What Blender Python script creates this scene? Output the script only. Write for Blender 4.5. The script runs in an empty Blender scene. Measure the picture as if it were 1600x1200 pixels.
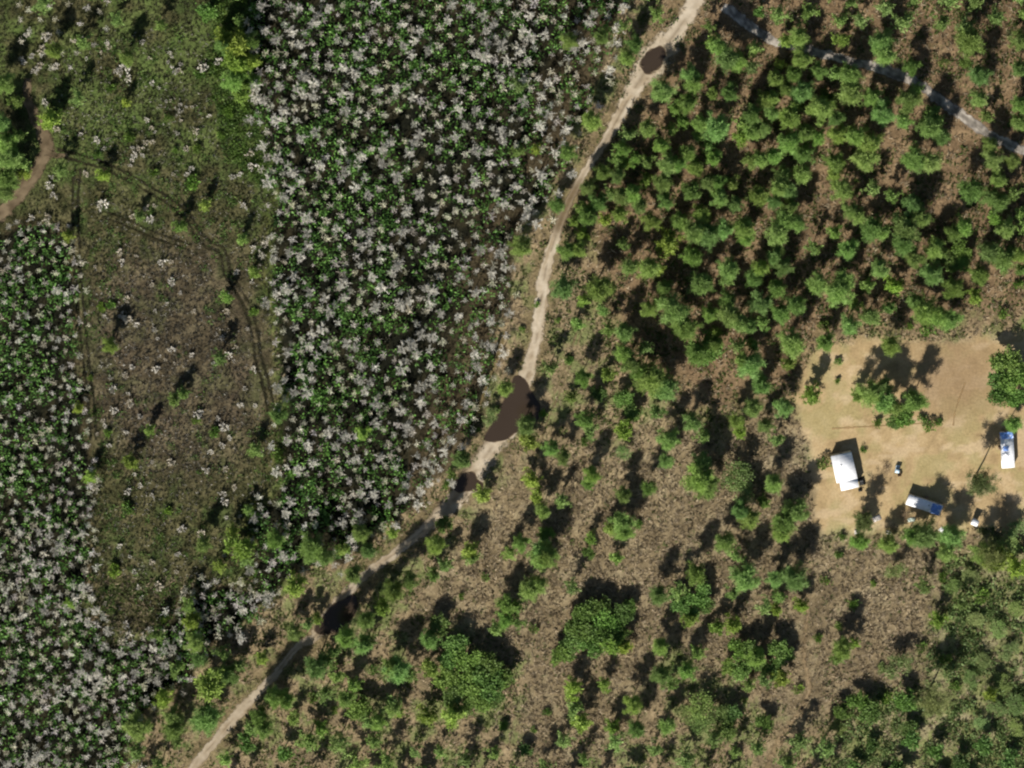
import bpy, math
import numpy as np
from mathutils import Vector, Matrix
from mathutils.geometry import tessellate_polygon

rng = np.random.default_rng(11)
R_ = math.radians
scene = bpy.context.scene
COL = scene.collection

# ------------------------------------------------------------------ camera, sky, sun, exposure
TILT, DIST = R_(14.0), 1600.0
cam_d = bpy.data.cameras.new('aerial_camera')
cam_d.sensor_width = 36.0
cam_d.lens = 180.0
cam_d.clip_start = 10.0
cam_d.clip_end = 12000.0
cam = bpy.data.objects.new('aerial_camera', cam_d)
COL.objects.link(cam)
cam.location = (0, DIST * math.sin(TILT), DIST * math.cos(TILT))
cam.rotation_euler = (-TILT, 0, 0)
scene.camera = cam

SUN_EL, SUN_AZ = R_(41.0), R_(204.0)          # azimuth clockwise from the top of the picture
world = bpy.data.worlds.new('World')
scene.world = world
world.use_nodes = True
wn = world.node_tree
bg = wn.nodes['Background']
sky = wn.nodes.new('ShaderNodeTexSky')
sky.sky_type = 'NISHITA'
sky.sun_disc = False
sky.sun_elevation = SUN_EL
sky.sun_rotation = SUN_AZ
wn.links.new(sky.outputs[0], bg.inputs[0])
bg.inputs[1].default_value = 0.05

sun_d = bpy.data.lights.new('sun', 'SUN')
sun_d.energy = 5.0
sun_d.angle = R_(0.53)
sun_d.color = (1.0, 0.955, 0.88)
sun = bpy.data.objects.new('sun', sun_d)
COL.objects.link(sun)
sdir = Vector((math.sin(SUN_AZ) * math.cos(SUN_EL), math.cos(SUN_AZ) * math.cos(SUN_EL), math.sin(SUN_EL)))
sun.rotation_euler = sdir.to_track_quat('Z', 'Y').to_euler()
sun.location = sdir * 400

vs = scene.view_settings
vs.view_transform = 'Standard'
vs.look = 'None'
vs.exposure = 0.6
vs.gamma = 1.0
scene.cycles.use_denoising = True
scene.cycles.max_bounces = 5
scene.cycles.transparent_max_bounces = 8
scene.cycles.filter_width = 2.2

# ------------------------------------------------------------------ survey grid <-> metres
_c, _s = math.cos(TILT), math.sin(TILT)
CAMP = np.array([0, DIST * _s, DIST * _c])
def G(px, py, z=0.0):
    """photo pixel -> point of the terrain plane at height z"""
    px = np.asarray(px, float); py = np.asarray(py, float)
    xs = (px - 800) / 8000.0; ys = (600 - py) / 8000.0
    dx = xs; dy = ys * _c - _s; dz = -ys * _s - _c
    t = (z - CAMP[2]) / dz
    return np.stack([CAMP[0] + t * dx, CAMP[1] + t * dy, np.zeros_like(t) + z], -1)
def Pinv(x, y):
    vx = x; vy = y - CAMP[1]; vz = -CAMP[2]
    depth = -(-vy * -_s * 1.0) if False else (-_s * vy - _c * vz)
    u = vx / depth; v = (_c * vy - _s * vz) / depth
    return 800 + u * 8000, 600 - v * 8000

def lerp(a, b, t): return a + (b - a) * t
def sstep(a, b, x):
    t = np.clip((x - a) / (b - a), 0, 1); return t * t * (3 - 2 * t)
def srgb(r, g, b):
    c = np.array([r, g, b], float) / 255.0
    return np.where(c <= .04045, c / 12.92, ((c + .055) / 1.055) ** 2.4)

_lat = rng.random((256, 256))
def vnoise(x, y):
    xi = np.floor(x).astype(int); yi = np.floor(y).astype(int)
    fx = x - xi; fy = y - yi
    fx = fx * fx * (3 - 2 * fx); fy = fy * fy * (3 - 2 * fy)
    a = _lat[xi % 256, yi % 256]; b = _lat[(xi + 1) % 256, yi % 256]
    c = _lat[xi % 256, (yi + 1) % 256]; d = _lat[(xi + 1) % 256, (yi + 1) % 256]
    return lerp(lerp(a, b, fx), lerp(c, d, fx), fy)
def fbm(x, y, o=4):
    s = 0; a = .5; n = 0
    for i in range(o):
        s = s + a * vnoise(x * 2 ** i + 17.3 * i, y * 2 ** i + 5.7 * i); n += a; a *= .55
    return s / n

def seg_dist(x, y, pts):
    best = np.full(np.shape(x), 1e9)
    for (ax, ay), (bx, by) in zip(pts[:-1], pts[1:]):
        dx, dy = bx - ax, by - ay
        t = np.clip(((x - ax) * dx + (y - ay) * dy) / (dx * dx + dy * dy + 1e-9), 0, 1)
        best = np.minimum(best, np.hypot(x - ax - t * dx, y - ay - t * dy))
    return best
def poly_sd(x, y, poly):
    """signed distance in photo pixels, negative inside"""
    d = seg_dist(x, y, list(poly) + [poly[0]])
    ins = np.zeros(np.shape(x), bool)
    n = len(poly)
    for i in range(n):
        x0, y0 = poly[i]; x1, y1 = poly[(i + 1) % n]
        c = ((y0 > y) != (y1 > y)) & (x < (x1 - x0) * (y - y0) / (y1 - y0 + 1e-12) + x0)
        ins ^= c
    return np.where(ins, -d, d)

# ------------------------------------------------------------------ mesh helpers
def mesh_from(name, V, F, C=None, mat=None, smooth=False):
    V = np.asarray(V, np.float32); F = np.asarray(F, np.int32)
    me = bpy.data.meshes.new(name)
    me.vertices.add(len(V)); me.vertices.foreach_set('co', V.ravel())
    k = F.shape[1]
    me.loops.add(F.size); me.loops.foreach_set('vertex_index', F.ravel())
    me.polygons.add(len(F))
    me.polygons.foreach_set('loop_start', np.arange(0, F.size, k, dtype=np.int32))
    if C is not None:
        a = me.color_attributes.new('Col', 'FLOAT_COLOR', 'POINT')
        c4 = np.ones((len(V), 4), np.float32); c4[:, :3] = C
        a.data.foreach_set('color', c4.ravel())
    if smooth:
        me.polygons.foreach_set('use_smooth', np.ones(len(F), bool))
    me.update(calc_edges=True)
    if mat: me.materials.append(mat)
    return me
def cat(parts):
    V, F, C, o = [], [], [], 0
    for v, f, c in parts:
        V.append(v); F.append(f + o); C.append(np.broadcast_to(c, v.shape)); o += len(v)
    return np.concatenate(V), np.concatenate(F), np.concatenate(C)
def nrm(a): return a / (np.linalg.norm(a, axis=-1, keepdims=True) + 1e-9)
def prisms(A, B, ra, rb, n, col):
    """tapered limbs from A to B"""
    A = np.atleast_2d(A); B = np.atleast_2d(B); m = len(A)
    ra = np.broadcast_to(ra, m); rb = np.broadcast_to(rb, m)
    d = nrm(B - A)
    ref = np.where(np.abs(d[:, 2:3]) > .9, np.array([[1., 0, 0]]), np.array([[0, 0, 1.]]))
    u = nrm(np.cross(d, ref)); w = np.cross(d, u)
    th = np.arange(n) * 2 * np.pi / n
    ring = u[:, None] * np.cos(th)[None, :, None] + w[:, None] * np.sin(th)[None, :, None]
    V = np.concatenate([A[:, None] + ring * ra[:, None, None], B[:, None] + ring * rb[:, None, None]], 1).reshape(-1, 3)
    i = np.arange(n); j = (i + 1) % n
    f = np.concatenate([np.stack([i, j, j + n], 1), np.stack([i, j + n, i + n], 1)])
    F = (f[None] + (np.arange(m) * 2 * n)[:, None, None]).reshape(-1, 3)
    if np.ndim(col) == 2: col = np.repeat(col, 2 * n, 0)
    return V, F, col
def blades_(B, D, L, W, col):
    m = len(B); D = nrm(D)
    s = nrm(np.cross(D, rng.normal(size=(m, 3))))
    L = np.broadcast_to(L, m)[:, None]; W = np.broadcast_to(W, m)[:, None]
    V = np.stack([B - s * W / 2, B + s * W / 2, B + D * L], 1).reshape(-1, 3)
    return V, np.arange(m * 3).reshape(-1, 3), np.repeat(col, 3, 0)
def diamonds(B, D, L, W, col, r=rng):
    """leaf / needle blades: two triangles each"""
    m = len(B); D = nrm(D)
    s = nrm(np.cross(D, r.normal(size=(m, 3))))
    L = np.broadcast_to(L, m)[:, None]; W = np.broadcast_to(W, m)[:, None]
    V = np.stack([B, B + D * L * .45 + s * W / 2, B + D * L, B + D * L * .45 - s * W / 2], 1).reshape(-1, 3)
    f = np.array([[0, 1, 2], [0, 2, 3]])
    F = (f[None] + (np.arange(m) * 4)[:, None, None]).reshape(-1, 3)
    if np.ndim(col) == 2: col = np.repeat(col, 4, 0)
    return V, F, col

# ------------------------------------------------------------------ materials
def mat_new(name):
    m = bpy.data.materials.new(name); m.use_nodes = True
    nt = m.node_tree; return m, nt, nt.nodes['Principled BSDF']
def leaf_mat(name, rough=.6, trans=.32):
    m, nt, p = mat_new(name)
    N, L = nt.nodes, nt.links
    at = N.new('ShaderNodeAttribute'); at.attribute_name = 'Col'
    oi = N.new('ShaderNodeObjectInfo')
    hsv = N.new('ShaderNodeVectorMath'); hsv.operation = 'MULTIPLY'
    L.new(at.outputs['Color'], hsv.inputs[0]); L.new(oi.outputs['Color'], hsv.inputs[1])
    L.new(hsv.outputs[0], p.inputs['Base Color'])
    p.inputs['Roughness'].default_value = rough
    p.inputs['Specular IOR Level'].default_value = .25
    if trans > 0:
        t = N.new('ShaderNodeBsdfTranslucent'); L.new(hsv.outputs[0], t.inputs[0])
        mx = N.new('ShaderNodeMixShader'); mx.inputs[0].default_value = trans
        L.new(p.outputs[0], mx.inputs[1]); L.new(t.outputs[0], mx.inputs[2])
        L.new(mx.outputs[0], N['Material Output'].inputs[0])
    return m
M = {}
M['needles'] = leaf_mat('pine_needles')
M['oakleaf'] = leaf_mat('broad_leaves')
M['bushleaf'] = leaf_mat('bush_leaves')
M['bark'] = leaf_mat('bark', rough=.9, trans=0)
M['palebark'] = leaf_mat('bleached_bark', rough=.85, trans=0)
M['under'] = leaf_mat('undergrowth')

def ground_mat():
    m, nt, p = mat_new('ground')
    N, L = nt.nodes, nt.links
    at = N.new('ShaderNodeAttribute'); at.attribute_name = 'Col'
    st = N.new('ShaderNodeAttribute'); st.attribute_name = 'streak'
    geo = N.new('ShaderNodeNewGeometry')
    # wind-laid straw: noise stretched along a direction that itself wanders
    wob = N.new('ShaderNodeTexNoise'); wob.inputs['Scale'].default_value = .12; wob.inputs['Detail'].default_value = 2
    L.new(geo.outputs['Position'], wob.inputs['Vector'])
    rot = N.new('ShaderNodeVectorRotate'); rot.rotation_type = 'Z_AXIS'
    ang = N.new('ShaderNodeMath'); ang.operation = 'MULTIPLY'; ang.inputs[1].default_value = 3.0
    L.new(wob.outputs['Fac'], ang.inputs[0]); L.new(ang.outputs[0], rot.inputs['Angle'])
    L.new(geo.outputs['Position'], rot.inputs['Vector'])
    mp = N.new('ShaderNodeMapping'); mp.inputs['Scale'].default_value = (.5, 3.2, 1)
    L.new(rot.outputs[0], mp.inputs[0])
    ns = N.new('ShaderNodeTexNoise'); ns.inputs['Scale'].default_value = .75; ns.inputs['Detail'].default_value = 4
    ns.inputs['Roughness'].default_value = .6; ns.inputs['Distortion'].default_value = .6
    L.new(mp.outputs[0], ns.inputs['Vector'])
    nf = N.new('ShaderNodeTexNoise'); nf.inputs['Scale'].default_value = 1.25; nf.inputs['Detail'].default_value = 5
    nf.inputs['Roughness'].default_value = .65
    L.new(geo.outputs['Position'], nf.inputs['Vector'])
    mix = N.new('ShaderNodeMix'); mix.data_type = 'FLOAT'
    L.new(st.outputs['Fac'], mix.inputs[0]); L.new(nf.outputs['Fac'], mix.inputs[2]); L.new(ns.outputs['Fac'], mix.inputs[3])
    mr = N.new('ShaderNodeMapRange'); mr.inputs[1].default_value = .3; mr.inputs[2].default_value = .7
    mr.inputs[3].default_value = .42; mr.inputs[4].default_value = 1.6
    L.new(mix.outputs[0], mr.inputs[0])
    ga = N.new('ShaderNodeAttribute'); ga.attribute_name = 'grain'
    am = N.new('ShaderNodeMix'); am.data_type = 'FLOAT'; am.inputs[2].default_value = 1.0
    L.new(ga.outputs['Fac'], am.inputs[0]); L.new(mr.outputs[0], am.inputs[3])
    mul = N.new('ShaderNodeVectorMath'); mul.operation = 'SCALE'
    L.new(at.outputs['Color'], mul.inputs[0]); L.new(am.outputs[0], mul.inputs['Scale'])
    L.new(mul.outputs[0], p.inputs['Base Color'])
    p.inputs['Roughness'].default_value = .95; p.inputs['Specular IOR Level'].default_value = .1
    b = N.new('ShaderNodeBump'); b.inputs['Strength'].default_value = .7; b.inputs['Distance'].default_value = .22
    L.new(am.outputs[0], b.inputs['Height']); L.new(b.outputs[0], p.inputs['Normal'])
    return m
M['ground'] = ground_mat()

def track_mat(name, hi=1.18, lo=.78, soft=.35, rag=1.5):
    """worn surface with ragged edges; colour from the strip, grain from noise"""
    m, nt, p = mat_new(name)
    N, L = nt.nodes, nt.links
    at = N.new('ShaderNodeAttribute'); at.attribute_name = 'Col'
    ed = N.new('ShaderNodeAttribute'); ed.attribute_name = 'edge'
    geo = N.new('ShaderNodeNewGeometry')
    n = N.new('ShaderNodeTexNoise'); n.inputs['Scale'].default_value = .7; n.inputs['Detail'].default_value = 5
    L.new(geo.outputs['Position'], n.inputs['Vector'])
    mr = N.new('ShaderNodeMapRange'); mr.inputs[1].default_value = .3; mr.inputs[2].default_value = .7
    mr.inputs[3].default_value = lo; mr.inputs[4].default_value = hi
    L.new(n.outputs['Fac'], mr.inputs[0])
    mul = N.new('ShaderNodeVectorMath'); mul.operation = 'SCALE'
    L.new(at.outputs['Color'], mul.inputs[0]); L.new(mr.outputs[0], mul.inputs['Scale'])
    L.new(mul.outputs[0], p.inputs['Base Color'])
    p.inputs['Roughness'].default_value = .95; p.inputs['Specular IOR Level'].default_value = .1
    n2 = N.new('ShaderNodeTexNoise'); n2.inputs['Scale'].default_value = .45; n2.inputs['Detail'].default_value = 4
    L.new(geo.outputs['Position'], n2.inputs['Vector'])
    a = N.new('ShaderNodeMath'); a.operation = 'MULTIPLY_ADD'; a.inputs[1].default_value = rag; 
    L.new(n2.outputs['Fac'], a.inputs[0]); L.new(ed.outputs['Fac'], a.inputs[2])
    r2 = N.new('ShaderNodeMapRange'); r2.interpolation_type = 'SMOOTHSTEP'
    r2.inputs[1].default_value = 1 + rag / 2 - soft; r2.inputs[2].default_value = 1 + rag / 2
    r2.inputs[3].default_value = 0; r2.inputs[4].default_value = 1
    L.new(a.outputs[0], r2.inputs[0])
    tr = N.new('ShaderNodeBsdfTransparent'); mx = N.new('ShaderNodeMixShader')
    L.new(r2.outputs[0], mx.inputs[0]); L.new(p.outputs[0], mx.inputs[1]); L.new(tr.outputs[0], mx.inputs[2])
    L.new(mx.outputs[0], N['Material Output'].inputs[0])
    b = N.new('ShaderNodeBump'); b.inputs['Strength'].default_value = .25; b.inputs['Distance'].default_value = .06
    L.new(n.outputs['Fac'], b.inputs['Height']); L.new(b.outputs[0], p.inputs['Normal'])
    return m
M['track'] = track_mat('worn_sand', 1.1, .88, soft=.4, rag=1.4)
M['rut'] = track_mat('wet_rut', 1.2, .8, soft=1.0, rag=2.8)

def plain(name, rgb, rough=.6, spec=.4, bump=0., var=.12, scale=3.0, metal=0.):
    m, nt, p = mat_new(name)
    N, L = nt.nodes, nt.links
    tc = N.new('ShaderNodeTexCoord')
    n = N.new('ShaderNodeTexNoise'); n.inputs['Scale'].default_value = scale; n.inputs['Detail'].default_value = 5
    L.new(tc.outputs['Object'], n.inputs['Vector'])
    r = N.new('ShaderNodeMapRange'); r.inputs[1].default_value = .3; r.inputs[2].default_value = .7
    r.inputs[3].default_value = 1 - var; r.inputs[4].default_value = 1 + var * .5
    L.new(n.outputs['Fac'], r.inputs[0])
    s = N.new('ShaderNodeVectorMath'); s.operation = 'SCALE'; s.inputs[0].default_value = tuple(rgb)
    L.new(r.outputs[0], s.inputs['Scale']); L.new(s.outputs[0], p.inputs['Base Color'])
    p.inputs['Roughness'].default_value = rough; p.inputs['Specular IOR Level'].default_value = spec
    p.inputs['Metallic'].default_value = metal
    if bump:
        b = N.new('ShaderNodeBump'); b.inputs['Strength'].default_value = bump; b.inputs['Distance'].default_value = .05
        L.new(n.outputs['Fac'], b.inputs['Height']); L.new(b.outputs[0], p.inputs['Normal'])
    return m
M['water'] = plain('muddy_water', srgb(52, 43, 35), rough=.15, spec=.22, var=.05, scale=.2)
M['white_roof'] = plain('white_roof_paint', (.82, .82, .83), rough=.45, var=.13, scale=.9)
M['white_wall'] = plain('white_siding', (.62, .61, .58), rough=.6, var=.1)
M['cream'] = plain('cream_siding', (.55, .5, .42), rough=.6, var=.1)
M['tarp'] = plain('blue_tarp', (.16, .30, .66), rough=.4, var=.3, scale=1.4, bump=.5)
_nt = M['tarp'].node_tree                                   # noise mixes near-white streaks into the blue
_n = _nt.nodes.new('ShaderNodeTexNoise'); _n.inputs['Scale'].default_value = .9; _n.inputs['Detail'].default_value = 3; _n.inputs['Distortion'].default_value = 1.2
_r = _nt.nodes.new('ShaderNodeMapRange'); _r.inputs[1].default_value = .54; _r.inputs[2].default_value = .62
_m = _nt.nodes.new('ShaderNodeMix'); _m.data_type = 'RGBA'; _m.inputs[7].default_value = (.62, .68, .8, 1)
_p = _nt.nodes['Principled BSDF']; _src = _p.inputs['Base Color'].links[0].from_socket
_tc = _nt.nodes.new('ShaderNodeTexCoord'); _nt.links.new(_tc.outputs['Object'], _n.inputs['Vector'])
_nt.links.new(_n.outputs['Fac'], _r.inputs[0]); _nt.links.new(_r.outputs[0], _m.inputs[0]); _nt.links.new(_src, _m.inputs[6]); _nt.links.new(_m.outputs[2], _p.inputs['Base Color'])
M['dark'] = plain('dark_rubber', (.015, .015, .017), rough=.7)
M['metal'] = plain('grey_metal', (.35, .36, .37), rough=.4, metal=.6)
M['glass'] = plain('window_glass', (.03, .04, .05), rough=.05, spec=.6)
M['wood'] = plain('weathered_wood', (.22, .15, .09), rough=.85, var=.3)
M['palewood'] = plain('pale_board', (.55, .5, .46), rough=.8, var=.2)
M['paleblue'] = plain('pale_blue_paint', (.5, .64, .72), rough=.35, var=.1)
M['blueseat'] = plain('navy_vinyl', (.03, .05, .12), rough=.5)
M['moundblack'] = plain('mound_black', (.012, .013, .014), rough=.55, var=.3, bump=.6)  # near-black mounds by the home; the larger stands in for shadow
M['palegreen'] = plain('pale_green_plastic', (.5, .58, .5), rough=.5)

# ------------------------------------------------------------------ scene-object helpers
def link(name, me, parent=None):
    o = bpy.data.objects.new(name, me); COL.objects.link(o)
    if parent: o.parent = parent
    return o
def tag(o, label, category=None, group=None, kind=None):
    o['label'] = label
    if category: o['category'] = category
    if group: o['group'] = group
    if kind: o['kind'] = kind
    return o
def struct(name, me, label):
    o = link(name, me); o['label'] = label; o['kind'] = 'structure'; return o

# ------------------------------------------------------------------ the lay of the land (photo pixels)
ROAD = [(1115,-60,24),(1085,5,26),(1062,42,26),(1045,65,34),(1022,92,48),(1004,118,34),(986,148,24),(966,184,19),(948,216,15),
        (930,244,12),(910,276,12),(891,310,14),(876,345,15),(865,380,15),(853,420,17),(847,460,19),(842,500,19),(838,530,17),
        (830,560,22),(824,585,24),(818,608,18)]
ROAD2 = [(806,650,40),(775,690,30),(757,715,33),(737,745,36),(715,775,31),(690,802,25),(665,826,18),(640,846,14),(610,870,13),
         (576,894,13),(550,918,15),(530,945,24),(508,972,24),(490,996,14),(465,1010,11),(442,1038,10),(428,1056,12),(402,1084,15),
         (376,1110,17),(352,1138,15),(338,1156,14),(305,1195,14),(260,1260,14)]
LANE = [(1130,10,14),(1165,35,15),(1201,60,14),(1228,70,10),(1259,77,12),(1293,86,13),(1337,97,12),(1362,103,14),(1390,112,17),
        (1429,127,15),(1453,145,14),(1482,166,15),(1508,184,15),(1542,208,14),(1568,221,14),(1590,231,14),(1640,258,14),(1720,310,14)]
DIRT = [(-60,375,26),(0,335,27),(20,316,26),(45,283,25),(68,247,26),(74,230,27),(66,206,26),(52,178,22),(42,150,17),(44,120,12)]
DIRT2 = [(72,236,15),(92,244,10),(108,240,7)]
RUT = [(88,238),(120,246),(160,258),(200,277),(245,303),(272,320),(296,342),(308,364),(326,382),(347,392),(355,425),(367,447),(388,483),(398,522),(404,560),(418,610),(424,650)]
RUTV = [(122,262),(118,300),(118,340),(120,400),(124,450),(128,500),(134,560),(142,620),(146,690)]
DITCH = [(790,520),(778,555),(768,585),(756,615),(748,645),(742,665)]
TWIN = [(905,520),(888,570),(868,620),(855,650),(845,678),(836,712),(815,752),(800,780)]
PATH = [(1262,930,8),(1262,960,9),(1256,1020,11),(1264,1075,12),(1250,1110,15),(1222,1150,16),(1190,1215,16)]
ARC = [(190,925),(210,938),(240,944),(270,940),(300,925),(325,905)]
ARC2 = [(160,335),(200,350),(240,368),(275,380),(300,388)]
PUDDLES = [
 ('puddle', 'dark oval puddle ringed by pale sand near the top of the road', [(1001,98),(1007,86),(1020,76),(1032,73),(1039,77),(1038,91),(1031,104),(1015,116),(1008,113),(1002,105)]),
 ('puddle', 'largest brown puddle, filling the road where it bends at mid picture', [(805,586),(820,592),(827,607),(833,617),(844,632),(843,651),(836,664),(814,670),(802,677),(792,687),(752,691),(764,670),(776,650),(785,630),(793,612),(799,597)]),
 ('puddle', 'half-moon dark puddle across the sandy road below the largest puddle', [(729,737),(741,739),(745,750),(756,756),(752,764),(732,766),(722,769),(708,768),(712,755),(720,744)]),
 ('puddle', 'long shaded puddle lying in the narrow lower road', [(550,928),(537,937),(515,947),(505,967),(490,980),(494,990),(502,992),(520,989),(542,975),(556,957),(560,944),(556,932)]),
]
CYP_BIG = [(395,-60),(975,-60),(960,52),(944,100),(932,140),(915,180),(880,255),(850,320),(815,370),(800,400),(790,470),(775,555),(755,610),(742,660),
           (715,700),(695,740),(650,785),(610,805),(560,850),(535,880),(480,872),(450,900),(420,935),(395,900),(392,850),(390,800),(430,775),(445,720),(440,660),
           (445,600),(440,540),(430,480),(425,420),(430,360),(430,300),(420,240),(400,170),(385,100)]
CYP_LEFT = [(-80,400),(0,372),(40,352),(70,345),(108,372),(116,450),(120,520),(128,600),(135,680),(140,760),(140,860),(138,960),(165,1010),(210,1000),
            (250,985),(300,935),(345,915),(420,930),(400,965),(345,990),(318,1030),(290,1060),(240,1085),(205,1150),(190,1260),(-80,1260)]
CYP_TOP = [(30,-60),(170,-60),(150,60),(110,80),(85,105),(40,108),(28,80)]
CLEAR = [(1240,628),(1262,565),(1276,545),(1345,526),(1400,531),(1470,534),(1540,525),(1605,516),(1720,505),(1720,850),(1600,840),(1560,822),(1500,826),
         (1430,824),(1350,836),(1276,832),(1270,760),(1262,690)]
MARSH = [(100,60),(330,40),(400,100),(410,200),(425,300),(415,420),(430,600),(432,740),(390,800),(395,900),(350,905),(300,935),(240,980),(175,1000),(145,950),(145,800),
         (140,650),(125,500),(120,370),(60,330),(110,250),(80,170)]
GREENSTRIP = [(335,-60),(400,-60),(385,60),(400,170),(425,250),(425,300),(400,290),(345,230),(330,120)]
SCRUB = [(1480,880),(1540,850),(1720,840),(1720,1260),(1300,1260),(1310,1130),(1360,1085),(1440,1085),(1450,1010),(1465,940)]
DRY = [(830,690),(960,690),(1030,640),(1120,690),(1190,640),(1250,640),(1290,850),(1470,850),(1470,930),(1440,1060),(1330,1085),(1250,1160),(1170,1080),(1050,1000),
       (970,1160),(800,1260),(830,1030),(660,960),(680,880),(760,790),(800,740)]
REDS = [(1060,-60),(1720,-60),(1720,470),(1500,500),(1300,520),(1230,620),(1100,640),(970,560),(930,420),(900,330),(980,180)]

# ------------------------------------------------------------------ ground sheet
STEP = .8
gx = np.arange(-212, 212.1, STEP); gy = np.arange(-172, 172.1, STEP)
far = np.array([-4200., -900, -320])
gx = np.concatenate([far, gx, -far[::-1]]); gy = np.concatenate([far, gy, -far[::-1]])
X, Y = np.meshgrid(gx, gy); nx, ny = len(gx), len(gy)
X = X.ravel(); Y = Y.ravel()
PX, PY = Pinv(np.clip(X, -230, 230), np.clip(Y, -190, 190))
wx = PX + (fbm(PX / 28, PY / 28, 3) - .5) * 34; wy = PY + (fbm(PX / 28 + 40, PY / 28 + 9, 3) - .5) * 34
def zmask(poly, soft=10): return 1 - sstep(-soft, soft, poly_sd(wx, wy, poly))
n1 = fbm(PX / 60, PY / 60, 4); n2 = fbm(PX / 14 + 50, PY / 14, 4); n3 = fbm(PX / 25 + 9, PY / 25 + 70, 4)
def pal(*stops):
    t = [s[0] for s in stops]; c = np.array([srgb(*s[1]) for s in stops])
    return lambda v: np.stack([np.interp(v, t, c[:, k]) for k in range(3)], -1)
base = pal((.3, (104, 88, 64)), (.5, (128, 107, 78)), (.7, (142, 120, 90)))(n2 * .6 + n3 * .4)
gr = sstep(.48, .62, n3)[:, None]
base = lerp(base, srgb(90, 100, 52), gr * .7)
def put(base, m, col): return lerp(base, col, m[:, None])
base = put(base, zmask(REDS, 40), pal((.3, (98, 78, 56)), (.5, (122, 98, 71)), (.7, (138, 113, 83)))(n2 * .7 + n3 * .3))
dry = zmask(DRY, 22)
base = put(base, dry, pal((.3, (112, 94, 68)), (.5, (136, 115, 84)), (.7, (150, 130, 98)))(n2 * .5 + n3 * .5))
marsh = np.maximum(zmask(MARSH, 10), ((PX < 420) * 1.0) * (1 - zmask(CYP_LEFT, 10)) * (PY < 880))
brownness = sstep(60, -60, np.hypot((PX - 275) * 1.25, PY - 560) - 190) * .85 + .15 * sstep(.5, .62, n1)
mcol = lerp(pal((.3, (60, 60, 36)), (.5, (78, 75, 48)), (.7, (92, 88, 60)))(n2), pal((.3, (62, 54, 42)), (.5, (82, 72, 56)), (.7, (100, 90, 70)))(n2), brownness[:, None])
mcol = lerp(mcol, srgb(62, 82, 38), (sstep(.52, .68, n3) * (1 - .7 * brownness))[:, None] * .55)
mcol = lerp(mcol, srgb(86, 104, 52), (sstep(360, 200, PY) * sstep(.38, .6, n1) * .6)[:, None])
base = put(base, marsh, mcol)
base = put(base, zmask(GREENSTRIP, 14), pal((.3, (62, 78, 36)), (.5, (78, 96, 44)), (.7, (92, 106, 56)))(n2))
# grassy margin of the marsh along the big stand
base = put(base, (1 - sstep(4, 24, np.abs(poly_sd(wx, wy, CYP_BIG)))) * (PX < 460) * (PY > 300), pal((.3, (60, 72, 32)), (.7, (96, 100, 52)))(n2))
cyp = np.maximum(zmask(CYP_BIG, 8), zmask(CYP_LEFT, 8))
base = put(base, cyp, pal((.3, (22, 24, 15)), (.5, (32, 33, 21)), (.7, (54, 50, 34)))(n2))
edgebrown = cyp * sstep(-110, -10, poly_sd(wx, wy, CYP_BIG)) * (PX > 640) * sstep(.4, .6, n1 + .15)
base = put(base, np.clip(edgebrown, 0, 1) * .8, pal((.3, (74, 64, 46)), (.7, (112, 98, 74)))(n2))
clr = 1 - sstep(-11, 9, poly_sd(lerp(PX, wx, .75), lerp(PY, wy, .75), CLEAR) + (n2 - .5) * 22)
ccol = pal((.3, (160, 134, 94)), (.5, (186, 157, 112)), (.7, (202, 174, 130)))(n2 * .5 + n3 * .5)
ccol = lerp(ccol, srgb(150, 140, 88), (sstep(.48, .62, n1 * .4 + n3 * .6) * .5)[:, None])
ccol = lerp(ccol, srgb(206, 178, 138), (sstep(.55, .66, fbm(PX / 34 + 3, PY / 20 + 60, 4)) * .6)[:, None])
ccol = lerp(ccol, srgb(150, 122, 88), (sstep(50, -30, np.hypot(PX - 1490, (PY - 590) * 1.1) - 60) * .7)[:, None])
base = put(base, clr, ccol)
scr = zmask(SCRUB, 20)
base = put(base, scr, pal((.3, (92, 90, 54)), (.5, (112, 110, 66)), (.7, (132, 118, 86)))(n2))
opn = ((1 - marsh) * (1 - cyp) * (1 - clr) * (1 - .4 * zmask(REDS, 40)))[:, None]
lift = 1 + opn * np.array([.70, .88, 1.06]) + .45 * marsh[:, None] + clr[:, None] * np.array([.16, .22, .32])
base = np.clip(base * lift * .585 * (0.93 + .14 * n1[:, None]), 0, 1)
allroads = [[p[:2] for p in r] for r in (ROAD, ROAD2, LANE, DIRT, PATH)] + [RUT, RUTV, DITCH, TWIN]
rd = np.full(len(PX), 1e9)
for r in allroads: rd = np.minimum(rd, seg_dist(PX, PY, r))
for _, _, p in PUDDLES: rd = np.minimum(rd, np.maximum(poly_sd(PX, PY, p), 0))
flat = sstep(14, 34, rd)
# trampled verge along the road
vergem = (1 - sstep(10, 34, np.minimum(seg_dist(PX, PY, [p[:2] for p in ROAD]), seg_dist(PX, PY, [p[:2] for p in ROAD2])) + (n3 - .5) * 22))
base = put(base, vergem * .8, pal((.3, (84, 74, 50)), (.5, (104, 92, 66)), (.7, (120, 106, 78)))(n2))
Z = -(.32 * n2 + .12 * n3) * flat * np.where(np.abs(X) > 250, 0, 1) * (1 - .8 * clr)
V = np.stack([X, Y, Z], -1)
ii = (np.arange(ny - 1)[:, None] * nx + np.arange(nx - 1)[None]).ravel()
F = np.stack([ii, ii + 1, ii + nx + 1, ii + nx], -1)
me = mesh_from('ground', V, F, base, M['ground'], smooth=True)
st = me.attributes.new('streak', 'FLOAT', 'POINT')
st.data.foreach_set('value', np.clip(dry * .9 + .25 * (1 - cyp) * (1 - clr) * (1 - marsh), 0, 1).astype(np.float32))
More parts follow.
